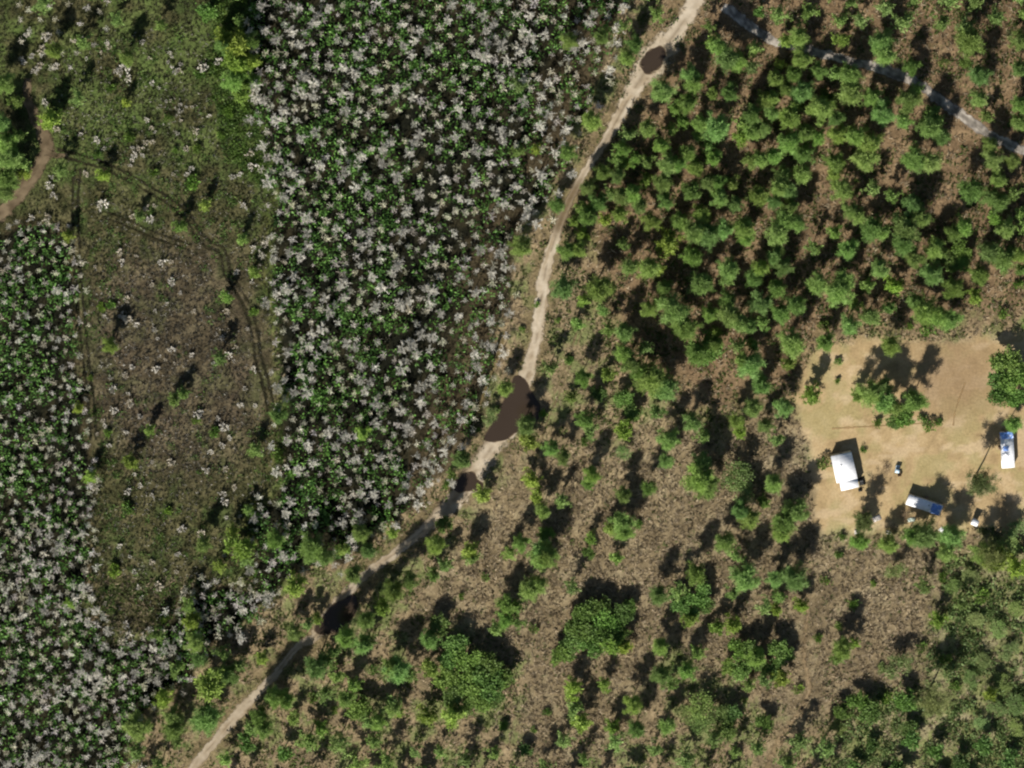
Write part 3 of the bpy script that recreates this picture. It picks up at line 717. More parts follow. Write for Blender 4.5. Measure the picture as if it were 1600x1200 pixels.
# ------------------------------------------------------------------ surveyed trees: tile corner, then x y r (quarter pixels) and a kind letter
# (none) pine or young pine by size, d broadleaf, b bush, y yellow-green young pine, s scraggly pale tree
SURVEY = {
(800,50): """940 370 75,1090 460 60,1110 270 55,1140 320 60,1240 390 34,1250 60 40,1290 100 60,1340 170 80,1400 190 60,1500 220 45,1510 110 42,1500 520 60,1360 380 55,
1580 420 50,1290 600 80,1430 660 52 y,1500 620 60,1570 600 50,1180 570 50,1000 600 40,850 600 55,720 650 45,690 730 50,660 800 45,700 820 40,780 800 40,850 810 42,940 710 50,
980 830 60,1040 820 50,1110 760 55,1140 850 55,1260 790 50,1500 800 55,1550 790 55,570 880 55,660 900 50,480 970 50,540 1060 60,620 1010 45,680 1030 55,760 1010 60,800 1080 50,
840 930 40,950 940 60,960 1060 50,1130 1000 55,1220 940 55,1290 940 50,1300 1040 55,1390 1080 50,1380 940 42,1540 1020 65,440 1100 40,1230 710 42,1150 640 36,
500 550 65,770 80 55,720 170 50,350 750 50,360 50 50,50 340 45,290 1080 50,560 30 50,150 730 30 y,30 750 40,1070 560 42,1010 480 36,1440 560 45""",
(1200,50): """190 40 60,110 40 40,460 65 45 y,720 60 75,730 150 70,1250 60 90,1570 60 60,890 220 50,1320 280 65,1320 410 55,1570 240 50,80 200 32 y,210 170 60,320 250 50,410 250 45,510 260 70,
170 270 50,50 300 50,200 370 70,110 350 50,20 410 50,20 510 50,140 530 80,340 480 80,420 540 55,510 390 80,380 390 50 d,650 420 55,720 510 75,850 550 50,870 430 70,930 370 40,
1020 600 70,1080 660 55,430 650 60,550 660 65,640 690 70,310 660 50,230 640 55,130 690 75,30 770 55,230 760 60,410 810 60,610 800 75,420 890 50,220 890 60,100 890 55,60 970 60,120 990 60,
40 1050 50,470 990 70,650 970 48,930 790 80,1010 810 70,890 810 50,1400 800 65,1520 810 50,1280 990 75,1380 1030 60,1440 1060 60,1440 920 55,1540 1010 45,910 1080 60,780 1030 45,
1570 560 55,1570 460 50,1360 520 40,1390 700 50,140 1100 50,520 1110 50,1100 190 40 b,1040 520 65 d,1240 190 45 d""",
(800,330): """50 230 65,400 60 35 y,470 40 60,440 150 42 y,590 60 40 y,680 15 50,870 60 60,1050 60 60,980 210 75 y,1150 130 70,1230 150 75,1330 110 60,1450 100 70,1460 170 50,1180 20 60,
340 240 55,420 240 50,320 480 70,540 480 85,700 190 35,740 350 55,850 350 70,900 360 42 y,1130 280 60,1190 460 75,1360 360 65,1340 430 45,1510 420 60,1550 350 50,960 480 50,850 610 50,
1010 610 95,940 570 50,1050 650 60,1560 570 70,1360 640 75,1420 690 60,1230 640 50,1080 740 80,1480 720 50,700 770 60,600 740 45,740 950 65,700 900 60,830 850 45,1200 850 105 d,1150 900 70,
1270 830 50,1410 850 45,1490 960 85,1440 930 50,1500 830 40,860 1050 95,960 1095 85,800 1000 60,560 630 35,400 700 42,240 990 48,350 930 40 b,440 1050 50,590 1010 40,1580 690 40,440 560 35,
1350 550 55,1290 760 40,150 580 30 b,60 740 28 b,280 680 26 b""",
(1200,330): """120 50 70,60 140 70,180 70 60,30 290 50,60 230 50,90 350 55,60 480 60,290 230 45,420 130 40,560 30 50,500 240 65,640 120 75,720 130 50,830 60 60 d,860 130 80,840 210 70,960 50 60,1040 240 70,
920 300 60,1220 100 60,1160 130 50,1490 110 60,1400 270 70,1480 280 70,1570 270 50,1410 60 40,1580 30 40,1020 400 70,1150 480 65,780 470 52 y,700 370 60,610 470 42,440 500 90,320 450 70,470 430 70,
170 580 65,80 640 60,540 570 40,510 710 60,640 660 60,350 730 50 b,980 620 80,1060 650 70,1140 680 70,920 580 50,1000 730 60 b,760 600 40,1300 540 45 y,1320 400 60,1470 640 40 b,1220 230 65 d,1130 320 60 d,
760 850 58,360 820 60,150 830 80,130 950 40,440 950 35 b,430 1060 30 b,1490 960 95 d,1560 1060 100 d,1430 1040 60 d,1450 1110 70 d,1470 350 40,1580 370 40,1200 340 60 d,1570 470 45 b,880 720 35 b""",
(800,600): """80 265 60,90 355 60 y,450 230 55,480 290 48,360 90 35,680 290 55 y,900 160 42,980 350 65,1130 240 60,1190 320 45,1400 230 50,1500 150 60,1560 20 60,960 480 50,690 430 60 s,320 460 50,240 410 50,
460 365 40 b,110 600 55 y,500 570 52,460 620 40,190 800 50,310 740 45,140 710 40 y,850 650 50,700 690 50,690 870 75,700 930 60,610 910 40,1180 590 90,1220 650 80,1200 490 60,1390 560 120 s,1420 670 100 s,
1430 790 60,1490 850 65,1330 990 65,1390 1070 45,200 1080 80,170 1040 60,50 1000 50,210 930 55 d,480 970 35 y,640 1090 40,800 880 40 b,480 1050 45 d,1580 740 40,1590 260 50,1410 300 40 y,700 100 60 d,
760 170 55 d,200 180 40 b,540 60 55 d""",
(400,600): """1425 705 52 y,1280 480 55,1200 640 40 b,1215 575 32,1550 30 50,650 930 55,1130 1010 60,1330 1060 55 y,1580 1060 40,350 1030 85,430 1080 55,120 980 55,700 1040 50,860 940 36 y,540 1040 40,1180 880 55 d,
1450 200 62 s,670 310 40 y,140 200 50,150 440 60 b,210 560 45 b,1380 280 34 b,1320 250 30 b,1500 160 30 b""",
(1200,600): """270 60 58 y,100 150 58,60 340 48,350 490 55 b,40 620 60,100 860 80,190 800 70,80 930 60,640 50 78,720 110 75,780 140 60,920 110 75,680 240 45 b,860 220 60 d,850 180 60 d,730 30 60,560 60 40,
1450 50 80 d,1560 80 80 d,1530 250 55,590 850 45,570 990 60,750 1010 60,980 960 88,900 950 60,1150 960 80,1400 1040 88 d,1500 1000 85 d,1560 920 75 d,1330 1060 65,1120 1050 60,1010 260 50 b,1060 240 35 b,
600 410 30 b,960 230 45 b,790 230 50 d,440 1060 38 b,460 960 36 b""",
(0,50): """20 330 60,30 690 70,120 650 46,50 800 80,140 820 44,40 920 75,165 900 34 y,30 1000 60,330 120 50,310 540 62 y,490 420 45,790 165 50,690 340 45 b,640 900 40 y,810 650 45 b,610 780 40 b,1240 730 40 b,
1280 1080 35 y,1090 740 30 b,1200 940 55 b,1060 540 35 b,1250 260 45 b,530 70 48,780 440 28 y,100 450 42,370 870 46,960 870 46 b,1480 70 85 y,1560 60 50,1500 190 80 y,1400 80 50,1460 300 70,1490 380 55 y,
1590 300 40,1400 30 50 y,1560 180 50 y,1440 500 50 b,1540 470 40 b,1380 640 34 b,10 580 60,350 540 40""",
(0,330): """420 160 36 y,1120 100 42,690 840 50,1370 920 48,1410 550 36,1510 190 36,1580 380 38,640 600 40 b,870 30 30,1590 640 40 b,690 590 35 b,560 1040 30 b""",
(0,600): """820 490 45 y,1500 1050 78 y,1270 1000 50,930 300 36,1330 300 50 b,1230 240 40 b,1590 415 42,1560 780 32,490 150 30 y,560 580 40 y,1460 930 38 y,680 310 40 b,1090 90 38,1150 70 38,1050 800 40 b,780 780 60 b""",
(0,870): """1280 790 95 y,1210 390 60 y,1020 880 58 y,1090 700 45,1220 540 60,1240 640 50,1280 1010 95,860 1080 80,1080 1010 60,1080 1080 65,1500 680 46,1400 600 50,1430 740 60,700 90 60 b,980 480 46,1580 1080 50,
1540 10 50,1180 310 46,1040 390 46 b,430 290 34 y,1370 60 36 y""",
(400,870): """610 110 60,260 170 68 y,860 210 65,960 150 55,790 300 52 y,380 380 35 y,240 470 55,320 410 45,680 390 60,550 510 60,660 560 60,700 530 50,480 600 50,390 690 75,450 640 50,510 740 50,890 720 80,850 690 60,
960 740 50,1080 690 60 y,1110 100 40,850 900 45,850 950 55,890 965 35 y,110 880 58,190 890 56,30 1000 60,40 1070 60,220 1010 40,640 940 80 d,760 1030 55,700 1040 45,560 890 60,440 850 50,610 800 50,410 1080 45 y,
1080 530 58,1060 1000 60 y,1220 1000 65 y,1150 430 70 d,1260 570 85 d,1200 640 80 d,1330 620 95 d,1450 680 95 d,1200 760 85 d,1240 880 85 d,1330 800 95 d,1430 790 105 d,1530 760 78 d,1400 880 88 d,1480 870 68 d,
1300 930 66 d,1570 300 55,1560 400 58,1500 450 48,1180 50 48,1340 15 48,1560 1060 46 b,1290 250 30 b,1430 130 34 b,40 640 40 y,730 700 45 b,340 890 50 b,500 960 36 b""",
(800,870): """200 10 80,100 210 68,170 170 60,380 195 45,30 310 50,20 400 50,130 450 42 b,540 310 78 d,450 370 88 d,600 390 88 d,700 350 68 d,740 300 48 d,420 470 88 d,540 510 96 d,650 490 78 d,380 560 78 d,480 560 78 d,
310 620 76 d,610 570 58 y,700 560 48 y,400 820 58 y,590 790 40 y,380 950 50,410 1040 62 y,220 980 38 b,140 1080 30 b,760 930 60,940 740 66,990 780 40,930 560 55,1100 710 55,1160 600 50,910 250 58,1150 110 64,
1030 220 50,1160 230 78 d,1050 270 68 d,1210 290 60 d,1110 330 60 d,1470 140 84,1380 220 45,1380 420 52 y,1270 450 48 y,1110 400 48 y,1590 320 48,1400 580 68 d,1500 600 78 d,1430 690 78 d,1560 680 60 d,1350 690 58 d,
1480 800 40,1590 780 48,1520 640 58,1190 930 105 s,1080 980 78 s,1280 1000 88 s,1380 990 66 d,1160 1040 86 s,1330 1070 78 d,960 1060 56,1460 900 34 b,1570 1050 58 d,780 1085 56,640 1070 48 y""",
(1200,870): """50 140 60,160 140 85,60 260 40,200 310 44 y,50 320 38 y,70 580 78 d,40 700 78 d,60 750 60 y,110 620 58 d,190 830 44 b,350 150 38 b,650 170 32 b,790 70 72 s,980 190 48,530 290 56 b,460 580 68,430 640 44,
540 540 30 y,820 700 105 s,960 570 46 b,870 900 78 d,740 880 46 b,320 510 46 b,450 430 38 b,560 920 68 d,620 970 78 d,470 970 58 d,420 1080 68 s,1380 870 42 y,890 1080 58 d,1430 10 78 y,1540 50 58 y,1110 640 46 b,
1070 400 50 y,1200 300 46,1150 180 60 d,1260 130 66 d,1340 250 60 b,1300 380 60 d,1450 450 70 d,1540 330 60 d,1520 600 70 d,1350 640 60 d,1280 760 60 d,1480 780 70 d,1560 920 80 d,1420 960 66 d,1330 1050 60 d,
1540 1080 60 d,1100 130 44 b,1170 820 50 b,700 700 40 b""",
}
trees = []
for (x0, y0), txt in SURVEY.items():
    for it in txt.replace('\n', '').split(','):
        f = it.split()
        px, py, R = x0 + float(f[0]) / 4, y0 + float(f[1]) / 4, float(f[2]) / 4 * .2
        trees.append((px, py, R, f[3] if len(f) > 3 else ''))
# the same woods go on past the picture's top and bottom edges
def inside(px, py, poly): return poly_sd(np.array([px]), np.array([py]), poly)[0] < 0
def road_d(px, py):
    return min(seg_dist(np.array([px]), np.array([py]), r)[0] for r in allroads[:5])
beyond = []
for _ in range(2600):
    px, py = rng.uniform(-40, 1640), (rng.uniform(-30, 44) if rng.random() < .5 else rng.uniform(1156, 1235))
    if rng.random() < .25: px, py = (rng.uniform(-40, -6) if rng.random() < .4 else rng.uniform(1606, 1640)), rng.uniform(-30, 1235)
    if inside(px, py, CYP_BIG) or inside(px, py, CYP_LEFT) or road_d(px, py) < 24 or inside(px, py, CLEAR): continue
    if px < 400 and 60 < py < 1150: continue
    if px < 350 and py < 60 and rng.random() < .9: continue
    if any(math.hypot(px - a, py - b) < (30 if py < 600 else 36) for a, b, *_ in beyond): continue
    beyond.append((px, py, rng.uniform(2.0, 3.8), 'd' if (px > 1300 and py > 800) or rng.random() < .15 else ''))

pines, rest = [], []
for t in trees:
    (pines if t[3] == '' and t[2] >= 2.2 else rest).append(t)
extra_p = [t for t in beyond if t[3] == '']; extra_d = [t for t in beyond if t[3] == 'd']
pines.sort(key=lambda t: -t[2])
size_word = lambda R: 'broad' if R > 3.3 else ('middling' if R > 2.7 else 'slender')
def road_shade(px, py):
    near = seg_dist(np.array([px]), np.array([py]), [p[:2] for p in ROAD2])[0]
    yr = np.interp(px, [p[0] for p in ROAD2[::-1]], [p[1] for p in ROAD2[::-1]])
    return 1.4 if near < 62 and py > yr and 850 < py < 1140 else 1.0
for px, py, R, k in pines[:300]:
    plant('pine', 'pine_tree', px, py, R * 1.02, f'{size_word(R)} @ pine', 'tree', 'green pines scattered beside and right of the road', H=(1.8 * R + 5.8 + rng.normal(0, .9)) * road_shade(px, py))
bake('pinelite', [(a, b, c * 1.2, True) for a, b, c, _ in pines[300:]] + [(a, b, c, True) for a, b, c, _ in extra_p], 'pine_woodland',
     'the many lesser pines filling out the woods and running on past the edges', M['needles'])
for px, py, R, k in rest:
    if k in 'd' and k and px > 1430 and py > 825:
        plant('scrag', 'scrub_tree', px, py, R * 1.1, ('wide' if R > 3.3 else 'low') + ' @ scrub tree', 'tree', 'low scrub trees at the lower right', H=.75 * R + .8, zf=.6)
    elif k == 'd':
        plant('oak', 'broadleaf_tree', px, py, R * 1.08, ('wide' if R > 3.6 else 'dense') + ' @ leafy tree', 'tree', 'dark leafy trees in thickets', H=1.5 * R + 1.4, zf=.6)
    elif k == 'b':
        plant('bush', 'leafy_bush', px, py, R, ('sizable' if R > 2.2 else 'low') + ' @ bush', 'bush', 'low green bushes', H=R * .8 + .4, zf=.5)
    elif k == 's':
        plant('scrag', 'scraggly_tree', px, py, R * 1.05, 'scraggly pale @ tree', 'tree', 'pale scraggly trees', H=1.35 * R + 1.5, zf=.6)
    else:
        plant('young', 'young_pine', px, py, R * 1.2, ('yellowish ' if k == 'y' else '') + ('sturdy' if R > 2.3 else 'small') + ' @ young pine', 'tree', 'young pines', H=(2.6 * R + 1.8) * road_shade(px, py), zf=.66)
bake('oaklite', [(a, b, c, True) for a, b, c, _ in extra_d], 'thicket_beyond', 'leafy thicket running on past the edges of the picture', M['oakleaf'])

# tall thin-crowned trees whose trunks throw long line shadows over the clearing
for px, py, R, H, lab in [(1532, 755, 5.4, 15.0, 'tall thin-crowned pine alone in the clearing, its trunk shadow a long line'),
                          (1457, 1096, 5.6, 15.5, 'tall pale-crowned pine at lower right, trunk shadow a thin dark line'),
                          (1552, 872, 4.8, 14.0, 'tall pine at the lower edge of the clearing below the upright trailer'),
                          (1350, 818, 3.6, 11.0, 'thin pine between the white-roofed home and the slanting tarped trailer')]:
    plant('tall', 'tall_pine', px, py, R, '', 'tree', 'tall thin-crowned pines', H=H, zf=.82, label=lab)
for px, py, R, lab in [(1418, 806, 3.4, 'brown leafless tree overhanging the left end of the slanting tarped trailer'),
                       (1455, 818, 3.4, 'brown leafless tree below the middle of the slanting tarped trailer'),
                       (1395, 826, 3.0, 'brown leafless tree leftmost of those below the slanting tarped trailer')]:
    plant('brown', 'bare_brown_tree', px, py, R, '', 'tree', 'brown leafless trees by the slanting trailer', zf=.72, label=lab, H=3.2)

# ------------------------------------------------------------------ bare grey trees of the swamp
def poisson(poly, r, tries=30000, keep=None, big=6):
    P = np.array(poly); lo, hi = P.min(0), P.max(0)
    cand = rng.uniform(lo, hi, (tries, 2))
    sd = poly_sd(cand[:, 0], cand[:, 1], poly) + (fbm(cand[:, 0] / 26, cand[:, 1] / 26, 3) - .5) * 44 - 5 + rng.normal(0, 7, tries)
    cand = cand[sd < 0]
    cand = cand[(cand[:, 0] > -25) & (cand[:, 0] < 1625) & (cand[:, 1] > -20) & (cand[:, 1] < 1225)]
    if keep is not None: cand = cand[keep(cand[:, 0], cand[:, 1])]
    grid = {}; out = []
    rl = r * np.clip(1.03 + .8 * (fbm(cand[:, 0] / 30, cand[:, 1] / 30, 2) - .5), .8, 1.35) * rng.uniform(.9, 1.12, len(cand))
    r = r * 1.5
    for (x, y), q in zip(cand, rl):
        k = (int(x // r), int(y // r))
        if any((x - a) ** 2 + (y - b) ** 2 < q * q for i in (-1, 0, 1) for j in (-1, 0, 1) for a, b in grid.get((k[0] + i, k[1] + j), ())): continue
        grid.setdefault(k, []).append((x, y)); out.append((x, y))
    return np.array(out)
green = np.array([(t[0], t[1], t[2] * 5) for t in trees if t[0] < 960])
def free_of_green(x, y, f=.8):
    d = np.min(np.hypot(x[:, None] - green[:, 0], y[:, None] - green[:, 1]) - green[:, 2] * f, 1)
    return d > 0
thin = lambda x, y: free_of_green(x, y) & (rng.random(len(x)) < np.where((x > 640) & (y > 330), .92, 1.0))
big = poisson(CYP_BIG, 15.5, keep=thin)
left = poisson(CYP_LEFT, 13.5, keep=free_of_green)
topl = poisson(CYP_TOP, 22, keep=free_of_green)
cy = [(x, y, np.clip(rng.normal(1.66, .46), .8, 2.8)) for x, y in big] + \
     [(x, y, np.clip(rng.normal(1.32 if y < 820 else 1.7, .26), .8, 2.2)) for x, y in left] + [(x, y, rng.uniform(1, 1.5)) for x, y in topl]
inview = [c for c in cy if 5 < c[0] < 1595 and 5 < c[1] < 1195]
inview.sort(key=lambda c: -c[2])
chosen = set(id(c) for c in inview[:300])
for c in inview[:300]:
    plant('cyp', 'bare_swamp_tree', c[0], c[1], c[2], ('spreading' if c[2] > 2.1 else 'compact') + ' @ leafless tree', 'tree', 'large bare grey trees of the swamp')
bake('cyplite', [(a, b, c, True) for a, b, c in [q for q in cy if id(q) not in chosen]], 'bare_tree_stand', 'mass of pale grey leafless swamp trees filling the stand left of the road', M['palebark'], vary=.28)

# bleached shrubs dotted over the marsh
TWIGS = {
(0,50): "170 20 20,290 25 30,260 110 30,200 150 20,250 210 25,350 215 25,210 250 18,145 185 18,280 445 25,355 610 25,310 590 20,535 885 22,320 905 14,310 960 25,335 1025 22,890 60 16,680 95 16,630 130 12,540 165 12,770 235 40,800 290 22,730 240 20,935 165 12,1060 130 12,1075 155 10,1130 200 12,1090 235 28,1125 245 18,1050 190 12,1270 220 30,1360 185 28,950 320 15,990 350 10,915 550 16,945 600 14,970 625 10,1040 435 10,1065 430 10,1125 455 12,1125 495 14,1165 470 10,1200 470 10,1130 555 10,1110 635 12,1225 620 20,1305 525 14,1165 730 18,950 690 16,915 690 16,875 730 20,830 725 14,840 770 20,890 770 16,825 800 14,815 835 10,650 730 14,605 680 25,1195 855 18,1165 890 18,1085 890 12,640 1080 36,915 1100 18,965 1090 14,1455 905 18,1500 890 18,1560 760 24,1580 840 28,1560 640 14,1570 380 25,490 60 36,500 640 16,1525 1090 20",
(0,330): "190 45 22,290 40 24,745 260 25,760 320 20,1015 320 26,1070 315 15,850 280 10,1075 445 25,790 550 20,950 460 14,1125 510 12,1040 580 14,970 625 12,1210 625 14,800 680 36,760 650 20,850 710 20,710 830 28,970 745 16,985 795 10,1070 865 26,1195 900 18,1035 930 12,1090 950 10,975 985 24,825 975 16,785 1030 20,690 1040 14,705 1115 24,1480 380 20,1420 520 12,1415 625 20,1390 795 18,1425 900 24,1335 950 12,1470 850 14,1580 235 20,1495 190 14,1110 80 14,830 35 20,870 30 16,940 50 24,1575 440 14,1545 735 12,1585 990 20,1530 1110 14,630 970 10,650 655 10,595 350 10",
(0,600): "800 60 14,815 120 28,715 165 24,875 205 16,645 230 14,655 260 16,605 315 12,790 305 16,680 385 18,1240 185 30,1360 215 14,1405 270 30,1505 135 22,1530 30 12,1385 385 20,1315 425 18,1435 335 18,1070 490 24,1285 540 22,1410 535 20,950 490 12,840 565 12,875 635 16,800 670 22,950 700 16,1465 645 20,1390 700 28,1410 740 20,1560 770 22,1500 825 10,1415 835 12,1135 910 26,1255 935 26,745 1015 20,815 1080 12,950 1110 16,1115 1065 20,1400 1070 12,620 1065 10,1595 135 14,1590 860 16",
(0,870): "950 40 18,1030 85 10,1105 95 14,840 95 16,990 185 30,885 255 12,655 290 12,785 425 24,785 545 30,575 555 20,670 400 12,865 190 14",
}
for (x0, y0), txt in TWIGS.items():
    for it in txt.split(','):
        a, b, r = map(float, it.split())
        plant('twig', 'bleached_shrub', x0 + a / 4, y0 + b / 4, r * .05 * 1.15 + .1, ('tiny' if r < 13 else 'small' if r < 19 else 'larger') + ' @ bare shrub', 'shrub', 'bleached shrubs dotted over the marsh', zf=.6)

# ------------------------------------------------------------------ ground cover (uncountable): tufts, ferns, scrub
def scatter_ok(n, box, fn):
    x = rng.uniform(box[0], box[2], n); y = rng.uniform(box[1], box[3], n)
    k = fn(x, y) > rng.random(n); return x[k], y[k]
def road_clear(x, y, m=10):
    d = np.full(len(x), 1e9)
    for r in ([p[:2] for p in ROAD], [p[:2] for p in ROAD2], [p[:2] for p in LANE], [p[:2] for p in DIRT]): d = np.minimum(d, seg_dist(x, y, r))
    for _, _, p in PUDDLES: d = np.minimum(d, poly_sd(x, y, p) + 8)
    return d > m
def tufts(name, label, x, y, blades, L, W, ca, cb, lean=.7, patch=None):
    n = len(x); P = G(x, y, 0)
    P[:, 2] = -.12
    m = n * blades
    B = np.repeat(P, blades, 0) + rng.normal(0, .12, (m, 3)) * np.array([1, 1, 0])
    ang = (fbm(x / 40, y / 40, 3) * 14)
    A = np.repeat(ang, blades) + rng.normal(0, .9, m)
    D = np.column_stack([np.cos(A) * lean, np.sin(A) * lean, np.full(m, .5)]) + rng.normal(0, .25, (m, 3))
    s = np.repeat(rng.uniform(.7, 1.3, n), blades)
    t = np.repeat(np.clip(rng.normal(.5, .3, n), 0, 1), blades)[:, None]
    C = lerp(np.array(ca), np.array(cb), t) * rng.uniform(.8, 1.2, (m, 1))
    V, F, C = blades_(B, D, L * s * rng.uniform(.7, 1.2, m), W * 1.25 * s, C)
    o = link(name, mesh_from(name, V, F, C, M['under'])); o['label'] = label; o['kind'] = 'stuff'
inp = lambda poly, x, y, soft=1.: np.clip(.5 - poly_sd(x, y, poly) / soft, 0, 1)
BOX = (-25, -20, 1625, 1225)
right_side = lambda x, y: np.clip(1 - inp(CYP_BIG, x, y) - inp(CYP_LEFT, x, y) - inp(CLEAR, x, y) - ((x < 430) & (y < 900)), 0, 1) * road_clear(x, y)
x, y = scatter_ok(110000, (-10, -10, 1610, 1210), lambda x, y: right_side(x, y) * (.35 + .65 * inp(DRY, x, y, 40)))
tufts('dry_grass', 'tan dry bunch grass covering the open ground right of the road', x, y, 4, 1.25, .2, srgb(76, 67, 51), srgb(188, 170, 140), lean=1.0)
x, y = scatter_ok(70000, (-10, -10, 1610, 1210), lambda x, y: right_side(x, y) * (fbm(x / 25, y / 25, 3) > .48) * (1 - .8 * inp(DRY, x, y, 20)))
tufts('green_grass', 'green grass and low weeds among the pines', x, y, 6, .75, .2, (.05, .085, .018), (.12, .165, .038))
x, y = scatter_ok(30000, (-50, -40, 440, 1010), lambda x, y: np.clip(1 - inp(CYP_BIG, x, y) - inp(CYP_LEFT, x, y), 0, 1) * road_clear(x, y))
bro = np.hypot((x - 275) * 1.25, y - 560) < 175 + rng.normal(0, 40, len(x))
tufts('marsh_grass', 'olive green marsh grass around the brown oval', x[~bro], y[~bro], 6, .75, .16, (.026, .03, .013), (.11, .115, .05))
tufts('brown_marsh_grass', 'brown dead marsh grass of the oval', x[bro], y[bro], 6, .75, .15, (.028, .025, .018), (.145, .13, .095))
x, y = scatter_ok(9000, (-25, -20, 440, 1010), lambda x, y: inp(MARSH, x, y, 10) * (fbm(x / 20 + 3, y / 20, 3) > .46))
tufts('pale_twigs', 'fine pale dead twigs strewn through the marsh grass', x, y, 3, .7, .15, (.2, .18, .14), (.55, .52, .45))
x, y = scatter_ok(5000, BOX, lambda x, y: inp(CLEAR, x, y) * (fbm(x / 18, y / 18, 3) > .5))
tufts('clearing_grass', 'short dry grass in the mown clearing', x, y, 4, .22, .12, srgb(124, 108, 70), srgb(164, 140, 98))

def clumps(name, label, x, y, R, n, ca, cb, hmin=.4, hmax=1.6):
    m = len(x); P = G(x, y, 0); P[:, 2] = 0
    Rr = R * rng.uniform(.55, 1.4, m); h = rng.uniform(hmin, hmax, m)
    k = m * n
    th = rng.uniform(0, 6.28, k); rr = np.sqrt(rng.random(k)) * np.repeat(Rr, n)
    q = rr / np.repeat(Rr, n)
    B = np.repeat(P, n, 0) + np.column_stack([np.cos(th) * rr, np.sin(th) * rr, np.repeat(h, n) * (1 - q ** 2 * .8) * rng.uniform(.5, 1, k) - .1])
    D = np.column_stack([np.cos(th) * q, np.sin(th) * q, np.full(k, .45)]) + rng.normal(0, .5, (k, 3))
    t = np.repeat(np.clip(rng.normal(.45, .32, m), 0, 1), n)[:, None]
    C = lerp(np.array(ca), np.array(cb), t) * rng.uniform(.75, 1.25, (k, 1))
    V, F, C = diamonds(B, D, np.repeat(Rr, n) * rng.uniform(.5, .85, k), np.repeat(Rr, n) * rng.uniform(.28, .5, k), C)
    o = link(name, mesh_from(name, V, F, C, M['under'])); o['label'] = label; o['kind'] = 'stuff'
x, y = scatter_ok(16000, BOX, lambda x, y: np.maximum(inp(CYP_BIG, x, y), inp(CYP_LEFT, x, y)) * np.where((x > 620) & (y > 200), .4, .85) * (.5 + .7 * (fbm(x / 30, y / 30, 3) > .45)))
clumps('swamp_fern', 'bright green ferns and saplings between the bare grey trees', x, y, 1.25, 18, (.055, .13, .028), (.17, .34, .07), 1.8, 5.4)
x, y = scatter_ok(4200, BOX, lambda x, y: np.maximum(inp(CYP_BIG, x, y), inp(CYP_LEFT, x, y)) * .5)
clumps('grey_brush', 'dull grey-green brush at the feet of the bare trees', x, y, .9, 16, (.05, .055, .03), (.17, .165, .12), .3, 1.2)
x, y = scatter_ok(11000, (400, 640, 1625, 1225), lambda x, y: inp(SCRUB, x, y, 20) * (fbm(x / 28 + 31, y / 28, 3) > .44))
clumps('palmetto_scrub', 'grey-green palmetto scrub in the bottom right corner', x, y, 1.2, 22, (.10, .15, .048), (.20, .28, .095), .4, 1.4)
x, y = scatter_ok(2600, (850, -40, 1650, 560), lambda x, y: right_side(x, y) * (fbm(x / 30 + 7, y / 30, 3) > .5) * .8)
clumps('pine_understory', 'low dark palmettos under the pines', x, y, .9, 16, (.035, .07, .015), (.09, .15, .03), .3, .9)
x, y = scatter_ok(3000, (400, 640, 1460, 1240), lambda x, y: right_side(x, y) * (fbm(x / 30 + 7, y / 30, 3) > .52) * (1 - .8 * inp(DRY, x, y, 20)))
clumps('low_weeds', 'low weedy growth in the open ground below the road', x, y, .8, 14, (.075, .115, .026), (.16, .215, .055), .2, .7)
x, y = scatter_ok(1300, (320, -40, 440, 320), lambda x, y: inp(GREENSTRIP, x, y, 12))
clumps('green_verge', 'lush green weeds along the upper left rim of the stand', x, y, .9, 18, (.05, .1, .02), (.12, .19, .035), .3, 1.1)
x, y = scatter_ok(4200, (100, 40, 450, 960), lambda x, y: inp(MARSH, x, y, 10) * (fbm(x / 24 + 17, y / 24, 3) > np.where(np.hypot((x - 275) * 1.25, y - 560) < 180, .62, .5)) * .8)
clumps('marsh_weeds', 'patches of green weeds in the marsh', x, y, .75, 14, (.06, .115, .025), (.125, .22, .045), .2, .8)

# ------------------------------------------------------------------ homes and things in the clearing
def box(c, s, rz=0.):
    c = np.array(c, float); s = np.array(s, float) / 2
    v = np.array([[x, y, z] for z in (-1, 1) for x, y in ((-1, -1), (1, -1), (1, 1), (-1, 1))]) * s
    a, b = math.cos(rz), math.sin(rz)
    v = np.column_stack([v[:, 0] * a - v[:, 1] * b, v[:, 0] * b + v[:, 1] * a, v[:, 2]]) + c
    f = np.array([[0, 3, 2, 1], [4, 5, 6, 7], [0, 1, 5, 4], [1, 2, 6, 5], [2, 3, 7, 6], [3, 0, 4, 7]])
    f = np.concatenate([f[:, [0, 1, 2]], f[:, [0, 2, 3]]])
    return v, f, np.zeros(3)
def part(name, shapes, mat, parent, label=None, smooth=False):
    V, F, _ = cat(shapes)
    o = link(name, mesh_from(name, V, F, None, M[mat], smooth), parent)
    if label: o['label'] = label
    return o
def thing(name, label, category, px, py, rz, group=None, z=0.):
    o = bpy.data.objects.new(name, None); COL.objects.link(o)
    p = G(px, py, z); o.location = (p[0], p[1], 0); o.rotation_euler = (0, 0, rz)
    return tag(o, label, category, group)
